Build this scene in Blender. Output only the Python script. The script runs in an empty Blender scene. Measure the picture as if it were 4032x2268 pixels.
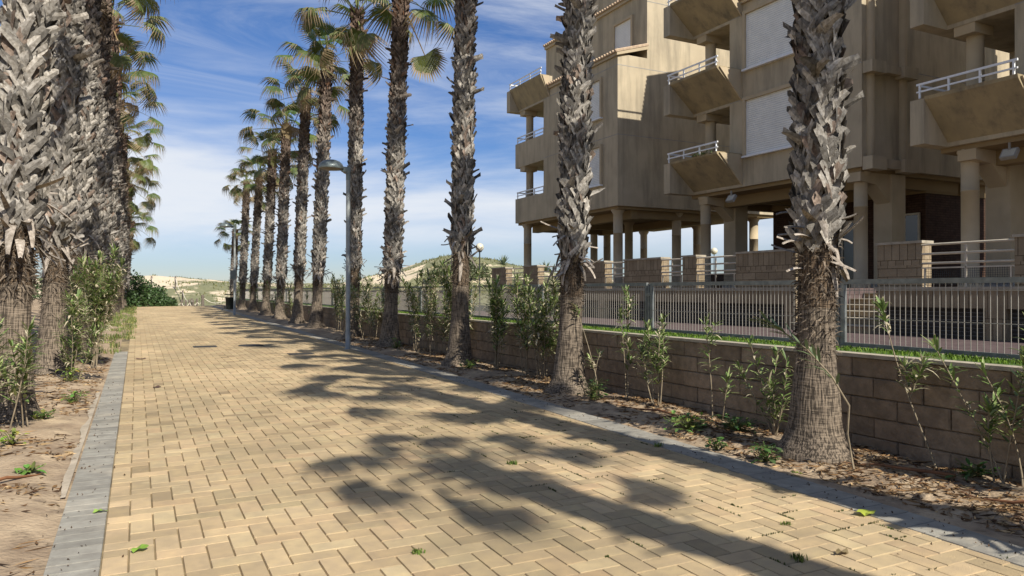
import bpy, math, random
import numpy as np
from mathutils import Vector, Matrix, Euler
R = math.radians
rng = np.random.default_rng(7)
random.seed(11)
scene = bpy.context.scene
col = scene.collection

# ------------------------------------------------------------------ camera
cam_d = bpy.data.cameras.new('camera'); cam = bpy.data.objects.new('camera', cam_d); col.objects.link(cam)
cam.location = (0, 0, 1.6)
cam.rotation_euler = (R(90.2), 0, R(-26.9))
cam_d.sensor_width = 36; cam_d.lens = 26; cam_d.clip_start = .05; cam_d.clip_end = 3000
scene.camera = cam

# ------------------------------------------------------------------ world + sun
SUN_EL, SUN_AZ = 41.0, 8.5          # azimuth: degrees from -Y towards +X
w = bpy.data.worlds.new('World'); scene.world = w; w.use_nodes = True
nt = w.node_tree; nt.nodes.clear()
def N(t, **k):
    n = nt.nodes.new(t)
    for a, b in k.items(): setattr(n, a, b)
    return n
sky = N('ShaderNodeTexSky', sky_type='NISHITA', sun_disc=False, sun_elevation=R(SUN_EL), sun_rotation=R(180 - SUN_AZ),
        altitude=0, air_density=1.0, dust_density=0.1, ozone_density=2.2)
tc = N('ShaderNodeTexCoord'); sep = N('ShaderNodeSeparateXYZ'); nt.links.new(tc.outputs['Generated'], sep.inputs[0])
def M(op, a, b=None, c=None, tree=None):
    tr = tree or nt
    n = tr.nodes.new('ShaderNodeMath'); n.operation = op
    for i, v in enumerate((a, b, c)):
        if v is None: continue
        if isinstance(v, (int, float)): n.inputs[i].default_value = v
        else: tr.links.new(v, n.inputs[i])
    return n.outputs[0]
zz = M('ADD', M('MAXIMUM', sep.outputs[2], 0.0), 0.16)
cx = M('DIVIDE', sep.outputs[0], zz); cy = M('DIVIDE', sep.outputs[1], zz)
def clouds(vx, vy, vz, loc, rot, sc, scale, lo, hi, rough=.6, dist=.6):
    cmb = N('ShaderNodeCombineXYZ'); nt.links.new(vx, cmb.inputs[0]); nt.links.new(vy, cmb.inputs[1])
    if vz is not None: nt.links.new(vz, cmb.inputs[2])
    mp = N('ShaderNodeMapping'); mp.inputs['Location'].default_value = loc; mp.inputs['Rotation'].default_value = (0, 0, R(rot)); mp.inputs['Scale'].default_value = sc
    nt.links.new(cmb.outputs[0], mp.inputs[0])
    n1 = N('ShaderNodeTexNoise'); n1.inputs['Scale'].default_value = scale; n1.inputs['Detail'].default_value = 10; n1.inputs['Roughness'].default_value = rough; n1.inputs['Distortion'].default_value = dist
    n2 = N('ShaderNodeTexNoise'); n2.inputs['Scale'].default_value = scale * .38; n2.inputs['Detail'].default_value = 3
    nt.links.new(mp.outputs[0], n1.inputs['Vector']); nt.links.new(mp.outputs[0], n2.inputs['Vector'])
    msk = M('ADD', M('MULTIPLY', n1.outputs[0], .55), M('MULTIPLY', n2.outputs[0], .45))
    mr = N('ShaderNodeMapRange'); mr.interpolation_type = 'SMOOTHSTEP'; mr.inputs['From Min'].default_value = lo; mr.inputs['From Max'].default_value = hi
    nt.links.new(msk, mr.inputs[0]); return mr.outputs[0]
def rng_(v, a, b, c=0., d=1.):
    n = N('ShaderNodeMapRange'); n.interpolation_type = 'SMOOTHSTEP'; nt.links.new(v, n.inputs[0])
    for i, q in enumerate((a, b, c, d)): n.inputs[i + 1].default_value = q
    return n.outputs[0]
elev = sep.outputs[2]
high = clouds(cx, cy, None, (5.3, 2.2, 0), 40, (.5, 1.15, 1), 1.15, .43, .66, .66, .9)
band = clouds(sep.outputs[0], sep.outputs[1], M('MULTIPLY', elev, 5.5), (1.4, .3, .2), 0, (1, 1, 1), 1.7, .37, .56, .58, .4)
bw = M('MULTIPLY', rng_(elev, .02, .09), rng_(elev, .34, .20))
cm = M('MAXIMUM', M('MULTIPLY', high, M('MULTIPLY', rng_(elev, .16, .30), .80)), M('MULTIPLY', M('MULTIPLY', band, bw), .90))
hsv = N('ShaderNodeHueSaturation'); hsv.inputs['Saturation'].default_value = 1.15; nt.links.new(sky.outputs[0], hsv.inputs['Color'])
# the clear maritime air near the horizon stays blue
hz = N('ShaderNodeMix', data_type='RGBA'); nt.links.new(rng_(elev, .0, .42), hz.inputs[0]); hz.inputs[6].default_value = (.76, .86, 1.18, 1); hz.inputs[7].default_value = (.80, 1.02, 1.38, 1)
ml = N('ShaderNodeMix', data_type='RGBA', blend_type='MULTIPLY'); ml.inputs[0].default_value = 1; nt.links.new(hsv.outputs[0], ml.inputs[6]); nt.links.new(hz.outputs[2], ml.inputs[7])
mix = N('ShaderNodeMix', data_type='RGBA'); nt.links.new(cm, mix.inputs[0]); nt.links.new(ml.outputs[2], mix.inputs[6]); mix.inputs[7].default_value = (10.6, 11.0, 11.6, 1)
bg = N('ShaderNodeBackground'); bg.inputs[1].default_value = .06; nt.links.new(mix.outputs[2], bg.inputs[0])
wo = N('ShaderNodeOutputWorld'); nt.links.new(bg.outputs[0], wo.inputs[0])
sd = bpy.data.lights.new('sun', 'SUN'); sd.energy = 5.0; sd.angle = R(.55); sd.color = (1, .955, .88)
sun = bpy.data.objects.new('sun', sd); col.objects.link(sun)
sdir = Vector((math.sin(R(SUN_AZ)) * math.cos(R(SUN_EL)), -math.cos(R(SUN_AZ)) * math.cos(R(SUN_EL)), math.sin(R(SUN_EL))))
sun.rotation_euler = sdir.to_track_quat('Z', 'Y').to_euler()
scene.view_settings.view_transform = 'Standard'; scene.view_settings.look = 'None'
scene.view_settings.exposure = 0.42; scene.view_settings.gamma = 1

# ------------------------------------------------------------------ materials
def mat(name, base, rough=.85, var=.25, scale=6., col2=None, bump=.0, bscale=40., attr=False, spec=.25, metal=0., stain=None, extra=None, trans=0.):
    m = bpy.data.materials.new(name); m.use_nodes = True; t = m.node_tree; b = t.nodes['Principled BSDF']
    b.inputs['Roughness'].default_value = rough; b.inputs['Specular IOR Level'].default_value = spec; b.inputs['Metallic'].default_value = metal
    L = t.links.new
    tcn = t.nodes.new('ShaderNodeTexCoord'); co = tcn.outputs['Object']
    no = t.nodes.new('ShaderNodeTexNoise'); no.inputs['Scale'].default_value = scale; no.inputs['Detail'].default_value = 6; L(co, no.inputs['Vector'])
    mx = t.nodes.new('ShaderNodeMix'); mx.data_type = 'RGBA'
    mrn = t.nodes.new('ShaderNodeMapRange'); mrn.inputs[1].default_value = .33; mrn.inputs[2].default_value = .67; L(no.outputs[0], mrn.inputs[0]); L(mrn.outputs[0], mx.inputs[0])
    c2 = col2 or tuple(c * (1 - var) for c in base); c1 = base if col2 else tuple(min(1, c * (1 + var * .5)) for c in base)
    mx.inputs[6].default_value = (*c1, 1); mx.inputs[7].default_value = (*c2, 1)
    out = mx.outputs[2]
    if attr:
        at = t.nodes.new('ShaderNodeAttribute'); at.attribute_name = 'tint'
        mm = t.nodes.new('ShaderNodeMix'); mm.data_type = 'RGBA'; mm.blend_type = 'MULTIPLY'; mm.inputs[0].default_value = 1
        L(out, mm.inputs[6]); L(at.outputs['Color'], mm.inputs[7]); out = mm.outputs[2]
    if stain:     # (colour, scale xyz, lo, hi, amount) rain streaks and grime with a shape of their own
        sc_, ss, lo, hi, am = stain
        mpn = t.nodes.new('ShaderNodeMapping'); mpn.inputs['Scale'].default_value = ss; L(co, mpn.inputs[0])
        sn = t.nodes.new('ShaderNodeTexNoise'); sn.inputs['Scale'].default_value = 1; sn.inputs['Detail'].default_value = 7; sn.inputs['Roughness'].default_value = .65; L(mpn.outputs[0], sn.inputs['Vector'])
        sr = t.nodes.new('ShaderNodeMapRange'); sr.inputs[1].default_value = lo; sr.inputs[2].default_value = hi; sr.inputs[4].default_value = am; L(sn.outputs[0], sr.inputs[0])
        ms = t.nodes.new('ShaderNodeMix'); ms.data_type = 'RGBA'; L(sr.outputs[0], ms.inputs[0]); L(out, ms.inputs[6]); ms.inputs[7].default_value = (*sc_, 1); out = ms.outputs[2]
    if extra: out = extra(t, out, co, b)
    L(out, b.inputs['Base Color'])
    if bump:
        bn = t.nodes.new('ShaderNodeTexNoise'); bn.inputs['Scale'].default_value = bscale; bn.inputs['Detail'].default_value = 5; L(co, bn.inputs['Vector'])
        bp = t.nodes.new('ShaderNodeBump'); bp.inputs['Strength'].default_value = bump; bp.inputs['Distance'].default_value = .02; L(bn.outputs[0], bp.inputs['Height'])
        if b.inputs['Normal'].is_linked:
            pass
        else: L(bp.outputs[0], b.inputs['Normal'])
    if trans:
        tr = t.nodes.new('ShaderNodeBsdfTranslucent'); L(out, tr.inputs[0]); ad = t.nodes.new('ShaderNodeMixShader'); ad.inputs[0].default_value = trans
        L(b.outputs[0], ad.inputs[1]); L(tr.outputs[0], ad.inputs[2]); L(ad.outputs[0], t.nodes['Material Output'].inputs[0])
    return m

def brick_extra(c1, c2, mortar, bw, rh, ms=.012, bumpd=.02, strength=.8):
    def f(t, out, co, b):
        L = t.links.new
        uv = t.nodes.new('ShaderNodeUVMap'); br = t.nodes.new('ShaderNodeTexBrick'); L(uv.outputs[0], br.inputs['Vector'])
        br.inputs['Color1'].default_value = (*c1, 1); br.inputs['Color2'].default_value = (*c2, 1); br.inputs['Mortar'].default_value = (*mortar, 1)
        br.inputs['Scale'].default_value = 1; br.inputs['Mortar Size'].default_value = ms; br.inputs['Mortar Smooth'].default_value = .2; br.inputs['Brick Width'].default_value = bw; br.inputs['Row Height'].default_value = rh
        mm = t.nodes.new('ShaderNodeMix'); mm.data_type = 'RGBA'; mm.blend_type = 'MULTIPLY'; mm.inputs[0].default_value = 1; L(out, mm.inputs[6]); L(br.outputs[0], mm.inputs[7])
        no = t.nodes.new('ShaderNodeTexNoise'); no.inputs['Scale'].default_value = 22; no.inputs['Detail'].default_value = 5; L(co, no.inputs['Vector'])
        h = M('ADD', M('MULTIPLY', br.outputs['Fac'], -1.0, tree=t), M('MULTIPLY', no.outputs[0], 1.1, tree=t), tree=t)
        bp = t.nodes.new('ShaderNodeBump'); bp.inputs['Strength'].default_value = strength; bp.inputs['Distance'].default_value = bumpd; L(h, bp.inputs['Height']); L(bp.outputs[0], b.inputs['Normal'])
        return mm.outputs[2]
    return f

def ring_extra(t, out, co, b):       # palm bark: fine vertical cracks crossed by leaf-scar rings
    L = t.links.new
    def wave(scale_xyz, sc, dist):
        mpn = t.nodes.new('ShaderNodeMapping'); mpn.inputs['Scale'].default_value = scale_xyz; L(co, mpn.inputs[0])
        n = t.nodes.new('ShaderNodeTexNoise'); n.inputs['Scale'].default_value = sc; n.inputs['Detail'].default_value = 4; n.inputs['Distortion'].default_value = dist; L(mpn.outputs[0], n.inputs['Vector']); return n.outputs[0]
    a = wave((1, 1, .07), 62, .4); c = wave((.10, .10, 1), 66, .5)
    h = M('ADD', M('MULTIPLY', a, .72, tree=t), M('MULTIPLY', c, .42, tree=t), tree=t)
    mrn = t.nodes.new('ShaderNodeMapRange'); mrn.inputs[1].default_value = .50; mrn.inputs[2].default_value = .64; mrn.inputs[3].default_value = .28; mrn.inputs[4].default_value = 1.1; L(h, mrn.inputs[0])
    mm = t.nodes.new('ShaderNodeMix'); mm.data_type = 'RGBA'; mm.blend_type = 'MULTIPLY'; mm.inputs[0].default_value = 1; L(out, mm.inputs[6]); L(mrn.outputs[0], mm.inputs[7])
    bp = t.nodes.new('ShaderNodeBump'); bp.inputs['Strength'].default_value = .9; bp.inputs['Distance'].default_value = .03; L(h, bp.inputs['Height']); L(bp.outputs[0], b.inputs['Normal'])
    return mm.outputs[2]

def slat_extra(period, depth=.01, strength=.8):
    def f(t, out, co, b):
        L = t.links.new
        sp = t.nodes.new('ShaderNodeSeparateXYZ'); L(co, sp.inputs[0])
        s = M('FRACT', M('DIVIDE', sp.outputs[2], period, tree=t), tree=t)
        h = M('POWER', M('ABSOLUTE', M('SUBTRACT', s, .5, tree=t), tree=t), 2.0, tree=t)
        bp = t.nodes.new('ShaderNodeBump'); bp.invert = True; bp.inputs['Strength'].default_value = strength; bp.inputs['Distance'].default_value = depth; L(h, bp.inputs['Height']); L(bp.outputs[0], b.inputs['Normal'])
        g = M('LESS_THAN', s, .12, tree=t)
        mm = t.nodes.new('ShaderNodeMix'); mm.data_type = 'RGBA'; L(M('MULTIPLY', g, .75, tree=t), mm.inputs[0]); L(out, mm.inputs[6]); mm.inputs[7].default_value = (.25, .25, .24, 1)
        return mm.outputs[2]
    return f

def smear_extra(t, out, co, b):     # pale sand and mortar film smeared over some stones
    L = t.links.new; mpn = t.nodes.new('ShaderNodeMapping'); mpn.inputs['Scale'].default_value = (2.2, 7, 1); L(co, mpn.inputs[0])
    n = t.nodes.new('ShaderNodeTexNoise'); n.inputs['Scale'].default_value = 1; n.inputs['Detail'].default_value = 8; n.inputs['Roughness'].default_value = .7; L(mpn.outputs[0], n.inputs['Vector'])
    n2 = t.nodes.new('ShaderNodeTexNoise'); n2.inputs['Scale'].default_value = .45; n2.inputs['Detail'].default_value = 2; L(co, n2.inputs['Vector'])
    f = t.nodes.new('ShaderNodeMapRange'); f.inputs[1].default_value = .60; f.inputs[2].default_value = .66; L(n.outputs[0], f.inputs[0])
    g = t.nodes.new('ShaderNodeMapRange'); g.inputs[1].default_value = .45; g.inputs[2].default_value = .6; g.inputs[4].default_value = .8; L(n2.outputs[0], g.inputs[0])
    mm = t.nodes.new('ShaderNodeMix'); mm.data_type = 'RGBA'; L(M('MULTIPLY', f.outputs[0], g.outputs[0], tree=t), mm.inputs[0]); L(out, mm.inputs[6]); mm.inputs[7].default_value = (.62, .50, .29, 1)
    return mm.outputs[2]
grime = (.13, .115, .085)
MT = dict(
    stucco=mat('stucco', (.50, .415, .28), .93, col2=(.43, .355, .24), scale=1.3, bump=.55, bscale=55, stain=((.17, .15, .11), (2.2, 2.2, .30), .46, .72, .65)),
    stucco_plain=mat('stucco_plain', (.50, .40, .26), .93, col2=(.43, .345, .22), scale=1.6, bump=.45, bscale=60, stain=((.24, .20, .15), (1.2, 1.2, .5), .55, .8, .5)),
    planter=mat('planter_concrete', (.40, .315, .18), .95, col2=(.31, .25, .15), scale=2.2, bump=.6, bscale=45, stain=((.14, .12, .09), (2.5, 2.5, .5), .48, .72, .8)),
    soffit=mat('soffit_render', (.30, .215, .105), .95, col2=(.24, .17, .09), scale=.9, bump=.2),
    grey=mat('grey_concrete', (.33, .31, .27), .9, scale=4, bump=.5, bscale=50),
    shutter=mat('shutter_plastic', (.78, .76, .68), .5, var=.08, scale=3, extra=slat_extra(.07, .02, 1)),
    white_paint=mat('white_paint', (.80, .80, .78), .5, var=.1),
    tile=mat('roof_tile', (.50, .38, .25), .9, col2=(.35, .25, .17), scale=9, bump=.3),
    cream=mat('cream_paint', (.55, .48, .36), .55, var=.15),
    galv=mat('galvanised_steel', (.24, .25, .23), .5, col2=(.15, .16, .15), scale=12, metal=.35, spec=.5),
    bar=mat('steel_bar', (.38, .345, .29), .5, var=.15, metal=.1, spec=.5),
    lampgrey=mat('lamp_grey', (.17, .20, .19), .38, var=.12, scale=9, metal=.3, spec=.5),
    polegrey=mat('pole_grey', (.34, .35, .32), .5, col2=(.22, .235, .225), scale=5, metal=.3, spec=.5),
    dark=mat('dark_metal', (.03, .032, .03), .55, var=.2),
    darkbin=mat('bin_plastic', (.025, .032, .028), .45, var=.2),
    vent=mat('vent_louvre', (.05, .042, .033), .8, var=.2, extra=slat_extra(.07, .03, 1)),
    glass=mat('window_glass', (.02, .025, .03), .08, var=.1, spec=.6),
    globe=mat('globe_lamp', (.62, .58, .44), .35, var=.1, spec=.5),
    lens=mat('floodlight_lens', (.5, .48, .4), .3, var=.1, spec=.5),
    stone=mat('split_stone', (.36, .29, .195), .95, col2=(.27, .215, .145), scale=3, extra=brick_extra((1, .97, .92), (.82, .78, .72), (.33, .29, .24), .42, .17, .006)),
    stonev=mat('split_stone_upright', (.36, .29, .195), .95, col2=(.27, .215, .145), scale=3, extra=brick_extra((1, .97, .92), (.82, .78, .72), (.33, .29, .24), .17, .55, .006)),
    brick=mat('dark_brick', (.085, .05, .033), .95, extra=brick_extra((1, .95, .9), (.8, .7, .65), (.5, .45, .4), .25, .075, .008, .01)),
    block=mat('concrete_block', (.30, .225, .15), .95, col2=(.20, .15, .10), scale=9, bump=1.0, bscale=24, attr=True, stain=((.085, .065, .05), (1.1, 1.1, 1.6), .5, .75, .7)),
    cap=mat('wall_cap', (.40, .345, .255), .9, scale=6, bump=.4),
    patio=mat('patio_tile', (.12, .085, .078), .8, var=.2, extra=brick_extra((1, 1, 1), (.85, .85, .85), (.6, .55, .5), .3, .3, .008, .005)),
    lawn=mat('lawn_soil', (.09, .15, .035), .95, col2=(.06, .10, .025), scale=20),
    grass=mat('grass_blade', (.125, .24, .035), .7, var=.4, scale=8, attr=True, trans=.25),
    paver=mat('yellow_paver', (.505, .375, .205), .9, col2=(.42, .315, .185), scale=9, bump=.5, bscale=160, attr=True, stain=((.28, .22, .13), (.75, .75, 1), .46, .68, .7), extra=smear_extra),
    kerb=mat('grey_paver', (.30, .28, .225), .9, col2=(.23, .21, .17), scale=11, bump=.4, bscale=120, attr=True, stain=((.47, .41, .31), (2.2, 2.2, 1), .52, .72, .6)),
    joint=mat('joint_sand', (.36, .27, .14), 1, col2=(.11, .088, .055), scale=2.3),
    concrete=mat('pale_concrete', (.42, .35, .255), .95, scale=5, bump=.6, bscale=30),
    dirt=mat('sandy_soil', (.45, .34, .215), 1, col2=(.25, .18, .115), scale=2.6, bump=1., bscale=28, stain=((.12, .085, .055), (5, 5, 5), .52, .68, .7)),
    litter=mat('leaf_litter', (.5, .4, .28), .9, var=.3, attr=True),
    bark=mat('palm_bark', (.26, .205, .145), .95, col2=(.18, .14, .10), scale=3, attr=True, extra=ring_extra),
    boot=mat('palm_leaf_base', (.52, .48, .42), .8, col2=(.25, .22, .18), scale=26, attr=True, bump=.5, bscale=90),
    frond=mat('palm_frond', (.85, .85, .85), .5, var=.2, scale=5, attr=True, trans=.2, spec=.35),
    stem=mat('oleander_stem', (.25, .20, .13), .8, var=.3, scale=20),
    leaf=mat('oleander_leaf', (1, 1, 1), .5, var=.15, scale=10, attr=True, trans=.22, spec=.4),
    wood=mat('weathered_wood', (.16, .13, .10), .9, var=.4, scale=12),
    rope=mat('rope', (.62, .56, .44), .9, var=.2),
    iron=mat('cast_iron', (.05, .047, .043), .7, var=.3, scale=20, bump=.5),
)
def terrain_extra(t, out, co, b):   # sand with patches of low green-grey cover
    L = t.links.new
    at = t.nodes.new('ShaderNodeAttribute'); at.attribute_name = 'tint'
    n = t.nodes.new('ShaderNodeTexNoise'); n.inputs['Scale'].default_value = .55; n.inputs['Detail'].default_value = 9; n.inputs['Roughness'].default_value = .7; L(co, n.inputs['Vector'])
    s = M('ADD', n.outputs[0], M('SUBTRACT', at.outputs['Fac'], .5, tree=t), tree=t)
    mrn = t.nodes.new('ShaderNodeMapRange'); mrn.inputs[1].default_value = .50; mrn.inputs[2].default_value = .58; L(s, mrn.inputs[0])
    n3 = t.nodes.new('ShaderNodeTexNoise'); n3.inputs['Scale'].default_value = 4.; n3.inputs['Detail'].default_value = 6; L(co, n3.inputs['Vector'])
    gm = t.nodes.new('ShaderNodeMix'); gm.data_type = 'RGBA'; L(n3.outputs[0], gm.inputs[0]); gm.inputs[6].default_value = (.09, .105, .045, 1); gm.inputs[7].default_value = (.27, .25, .14, 1)
    mm = t.nodes.new('ShaderNodeMix'); mm.data_type = 'RGBA'; L(mrn.outputs[0], mm.inputs[0]); L(out, mm.inputs[6]); L(gm.outputs[2], mm.inputs[7])
    return mm.outputs[2]
MT['dune'] = mat('dune_sand', (.66, .54, .37), 1, col2=(.56, .45, .31), scale=.8, bump=.8, bscale=1.5, extra=terrain_extra)
MT['paver'].node_tree.nodes['Principled BSDF'].inputs['Specular IOR Level'].default_value = .15

# ------------------------------------------------------------------ mesh builder
class MB:
    def __init__(s): s.v = []; s.f = []; s.c = []; s.sm = []; s.n = 0
    def add(s, v, f, c=(1, 1, 1), smooth=False):
        v = np.asarray(v, float).reshape(-1, 3); s.v.append(v)
        b = s.n
        s.f += [tuple(b + i for i in q) for q in f]
        if isinstance(c, list): s.c += c
        else: s.c += [c] * len(f)
        s.sm += [smooth] * len(f); s.n += len(v); return s
    def box(s, x0, x1, y0, y1, z0, z1, c=(1, 1, 1)):
        v = [(x0, y0, z0), (x1, y0, z0), (x1, y1, z0), (x0, y1, z0), (x0, y0, z1), (x1, y0, z1), (x1, y1, z1), (x0, y1, z1)]
        return s.add(v, [(0, 3, 2, 1), (4, 5, 6, 7), (0, 1, 5, 4), (1, 2, 6, 5), (2, 3, 7, 6), (3, 0, 4, 7)], c)
    def prism(s, poly, axis, a0, a1, c=(1, 1, 1)):
        # poly: (p,q) in the plane of the other two axes, extruded along axis
        n = len(poly); vs = []
        for a in (a0, a1):
            for p, q in poly:
                vs.append({'x': (a, p, q), 'y': (p, a, q), 'z': (p, q, a)}[axis])
        f = [tuple(range(n))[::-1], tuple(range(n, 2 * n))] + [(i, (i + 1) % n, n + (i + 1) % n, n + i) for i in range(n)]
        return s.add(vs, f, c)
    def tube(s, pts, r, n=8, c=(1, 1, 1), smooth=True, cap=True):
        pts = [Vector(p) for p in pts]; rr = r if hasattr(r, '__len__') else [r] * len(pts); vs = []
        for i, p in enumerate(pts):
            d = (pts[min(i + 1, len(pts) - 1)] - pts[max(i - 1, 0)]).normalized()
            a = d.cross(Vector((0, 0, 1)));
            if a.length < .05: a = d.cross(Vector((1, 0, 0)))
            a.normalize(); b = d.cross(a)
            for k in range(n):
                t = 2 * math.pi * k / n; vs.append(p + (a * math.cos(t) + b * math.sin(t)) * rr[i])
        f = [(i * n + k, i * n + (k + 1) % n, (i + 1) * n + (k + 1) % n, (i + 1) * n + k) for i in range(len(pts) - 1) for k in range(n)]
        s.add(vs, f, c, smooth)
        if cap: s.add(vs[:n] + vs[-n:], [tuple(range(n)), tuple(range(2 * n - 1, n - 1, -1))], c)
        return s
    def lathe(s, prof, x=0, y=0, n=20, c=(1, 1, 1)):
        vs = [(x + r * math.cos(2 * math.pi * k / n), y + r * math.sin(2 * math.pi * k / n), z) for r, z in prof for k in range(n)]
        f = [(i * n + k, i * n + (k + 1) % n, (i + 1) * n + (k + 1) % n, (i + 1) * n + k) for i in range(len(prof) - 1) for k in range(n)]
        return s.add(vs, f, c, True)
    def build(s, name, m, parent=None, loc=(0, 0, 0), uv=True, off=None):
        v = np.concatenate(s.v)
        if off is not None: v = v - np.array(off)
        me = bpy.data.meshes.new(name); me.from_pydata(v.tolist(), [], s.f); me.materials.append(MT[m] if isinstance(m, str) else m)
        lt = np.array([len(f) for f in s.f])
        me.polygons.foreach_set('use_smooth', np.array(s.sm, bool))
        ca = me.color_attributes.new('tint', 'FLOAT_COLOR', 'CORNER')
        cc = np.repeat(np.c_[np.array(s.c, float), np.ones(len(s.f))], lt, axis=0); ca.data.foreach_set('color', cc.ravel())
        if uv:
            nor = np.zeros(len(me.polygons) * 3); me.polygons.foreach_get('normal', nor); nor = np.abs(nor.reshape(-1, 3)); ax = nor.argmax(1)
            ax = np.repeat(ax, lt); vi = np.concatenate([np.array(f) for f in s.f]); P = v[vi]
            U = np.where(ax == 0, P[:, 1], P[:, 0]); W = np.where(ax == 2, P[:, 1], P[:, 2])
            ul = me.uv_layers.new(name='UVMap'); ul.data.foreach_set('uv', np.c_[U, W].ravel())
        o = bpy.data.objects.new(name, me); col.objects.link(o); o.location = loc
        if parent: o.parent = parent
        return o
def tag(o, label=None, cat=None, group=None, kind=None):
    if label: o['label'] = label
    if cat: o['category'] = cat
    if group: o['group'] = group
    if kind: o['kind'] = kind
    return o
def thing(name, label, cat, loc=(0, 0, 0), group=None, rz=0):
    o = bpy.data.objects.new(name, None); col.objects.link(o); o.location = loc; o.rotation_euler = (0, 0, rz); o.empty_display_size = .2
    return tag(o, label, cat, group)
def copy_tree(o, parent=None):
    c = o.copy(); col.objects.link(c)
    if parent: c.parent = parent
    for ch in list(o.children): copy_tree(ch, c)
    return c
S = .0085
CR = 58.
def smooth(a, b, x): t = np.clip((x - a) / (b - a), 0, 1); return t * t * (3 - 2 * t)
def gz(x, y):      # ground level along the walkway
    y = np.asarray(y, float); return np.where(y < CR, S * y, S * CR)
def gzf(x, y): return float(gz(x, y))
def outer(y): return 5.06 - .36 * np.exp(-np.asarray(y, float) / 4.5)

# ------------------------------------------------------------------ noise helper
def vnoise(x, y, seed=0, octv=4):
    x = np.asarray(x, float); y = np.asarray(y, float); tot = 0; amp = 1; s_ = 0
    for o in range(octv):
        xi = np.floor(x).astype(int); yi = np.floor(y).astype(int); xf = x - xi; yf = y - yi
        def h(a, b): return np.modf(np.abs(np.sin(a * 127.1 + b * 311.7 + (seed + o) * 74.7) * 43758.5453))[0]
        u = xf * xf * (3 - 2 * xf); v = yf * yf * (3 - 2 * yf)
        n = h(xi, yi) * (1 - u) * (1 - v) + h(xi + 1, yi) * u * (1 - v) + h(xi, yi + 1) * (1 - u) * v + h(xi + 1, yi + 1) * u * v
        tot = tot + n * amp; s_ += amp; amp *= .5; x = x * 2.03 + 11.3; y = y * 2.03 + 5.1
    return tot / s_

def grid(xs, ys, zf, name, m, tint=None):
    X, Y = np.meshgrid(xs, ys); Z = zf(X, Y); nx, ny = len(xs), len(ys)
    V = np.c_[X.ravel(), Y.ravel(), Z.ravel()]
    F = [(j * nx + i, j * nx + i + 1, (j + 1) * nx + i + 1, (j + 1) * nx + i) for j in range(ny - 1) for i in range(nx - 1)]
    b = MB()
    if tint is not None:
        T = tint(X, Y); Tc = (T[:-1, :-1] + T[1:, 1:]) / 2; c = [(t, t, t) for t in Tc.ravel()]
    else: c = (1, 1, 1)
    b.add(V, F, c, True); return b.build(name, m, uv=False)

# ================================================================== GROUND
def bed_z(X, Y):
    base = gz(X, Y)
    left = smooth(-.42, -.9, X) * .07 + smooth(-1.2, -6, X) * .5
    right = smooth(5.0, 5.5, X) * .06 * (X > 4)
    n = (vnoise(X * 2.2, Y * 2.2, 3) - .5) * .10 + (vnoise(X * 9, Y * 9, 5, 3) - .5) * .035
    edge = np.minimum(1, np.where(X < 2, smooth(-.40, -.75, X), smooth(5.02, 5.4, X)))
    return base + left + right + n * edge - .012
lx = np.concatenate([np.linspace(-40, -8, 9), np.linspace(-7, -3, 10), np.arange(-2.9, -.36, .055)])
ly = np.concatenate([np.linspace(-30, 0, 8), np.arange(.5, 16, .07), np.arange(16, 60, .35)])
o = grid(lx, ly, bed_z, 'planting_bed_soil', 'dirt'); tag(o, kind='structure')
rx = np.concatenate([[4.45], np.arange(4.5, 6.45, .05)])
o = grid(rx, ly, bed_z, 'border_soil', 'dirt'); tag(o, kind='structure')

# path sub-base reaching past the edges, with paver pieces above
def flat(X, Y): return gz(X, Y) - .014
o = grid(np.array([-.7, 5.2]), np.concatenate([np.linspace(-25, 0, 4), np.linspace(2, 58, 30)]), flat, 'path_bedding', 'joint'); tag(o, kind='structure')
W = .14; g = .0023; bv = .004
b = MB()
def paver(x0, x1, y0, y1, z=0., c=(1, 1, 1), tilt=None):
    x0 += g; x1 -= g; y0 += g; y1 -= g
    ja, jb = (random.random() - .5) * .003, (random.random() - .5) * .003
    cs = [(x0, y0), (x1, y0), (x1, y1), (x0, y1)]
    ins = [(x0 + bv, y0 + bv), (x1 - bv, y0 + bv), (x1 - bv, y1 - bv), (x0 + bv, y1 - bv)]
    v = []
    for k, (x, y) in enumerate(cs): v.append((x, y, S * y + z - .012))
    for k, (x, y) in enumerate(ins): v.append((x, y, S * y + z + (ja if k in (0, 1) else jb)))
    b.add(v, [(4, 5, 6, 7), (0, 1, 5, 4), (1, 2, 6, 5), (2, 3, 7, 6), (3, 0, 4, 7)], c)
nx, ny = 36, int(CR / W)
for yy in range(8, ny):
    for xx in range(-1, nx):
        k = (xx - yy) % 4
        if k == 0: x0, x1, y0, y1 = xx, xx + 2, yy, yy + 1
        elif k == 3: x0, x1, y0, y1 = xx, xx + 1, yy, yy + 2
        else: continue
        x0, x1, y0, y1 = -.18 + x0 * W, -.18 + x1 * W, y0 * W, y1 * W
        xo = float(outer((y0 + y1) / 2)) - .33
        x0 = max(x0, -.18); x1 = min(x1, xo)
        if x1 - x0 < .03: continue
        if (abs(x0 - 1.52) < .2 and abs(y0 - 19.7) < .35): pass
        t = 1 + random.gauss(0, .07); q = random.random()
        if q < .08: t *= .76
        if q > .96: t *= 1.12
        # worn, paler or greyer zones
        nz = float(vnoise(x0 * .9 + 3, y0 * .5, 21, 3)); t *= .80 + .38 * nz
        gr = 1 + random.gauss(0, .02)
        if y1 < 1.1: continue
        b.add([], []) if False else None
        paver(x0, x1, y0, y1, 0, (t, t * gr, t * (gr + .03 * (nz - .5))))
o = b.build('walkway', 'paver', uv=False); tag(o, kind='structure')
b = MB()
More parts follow.
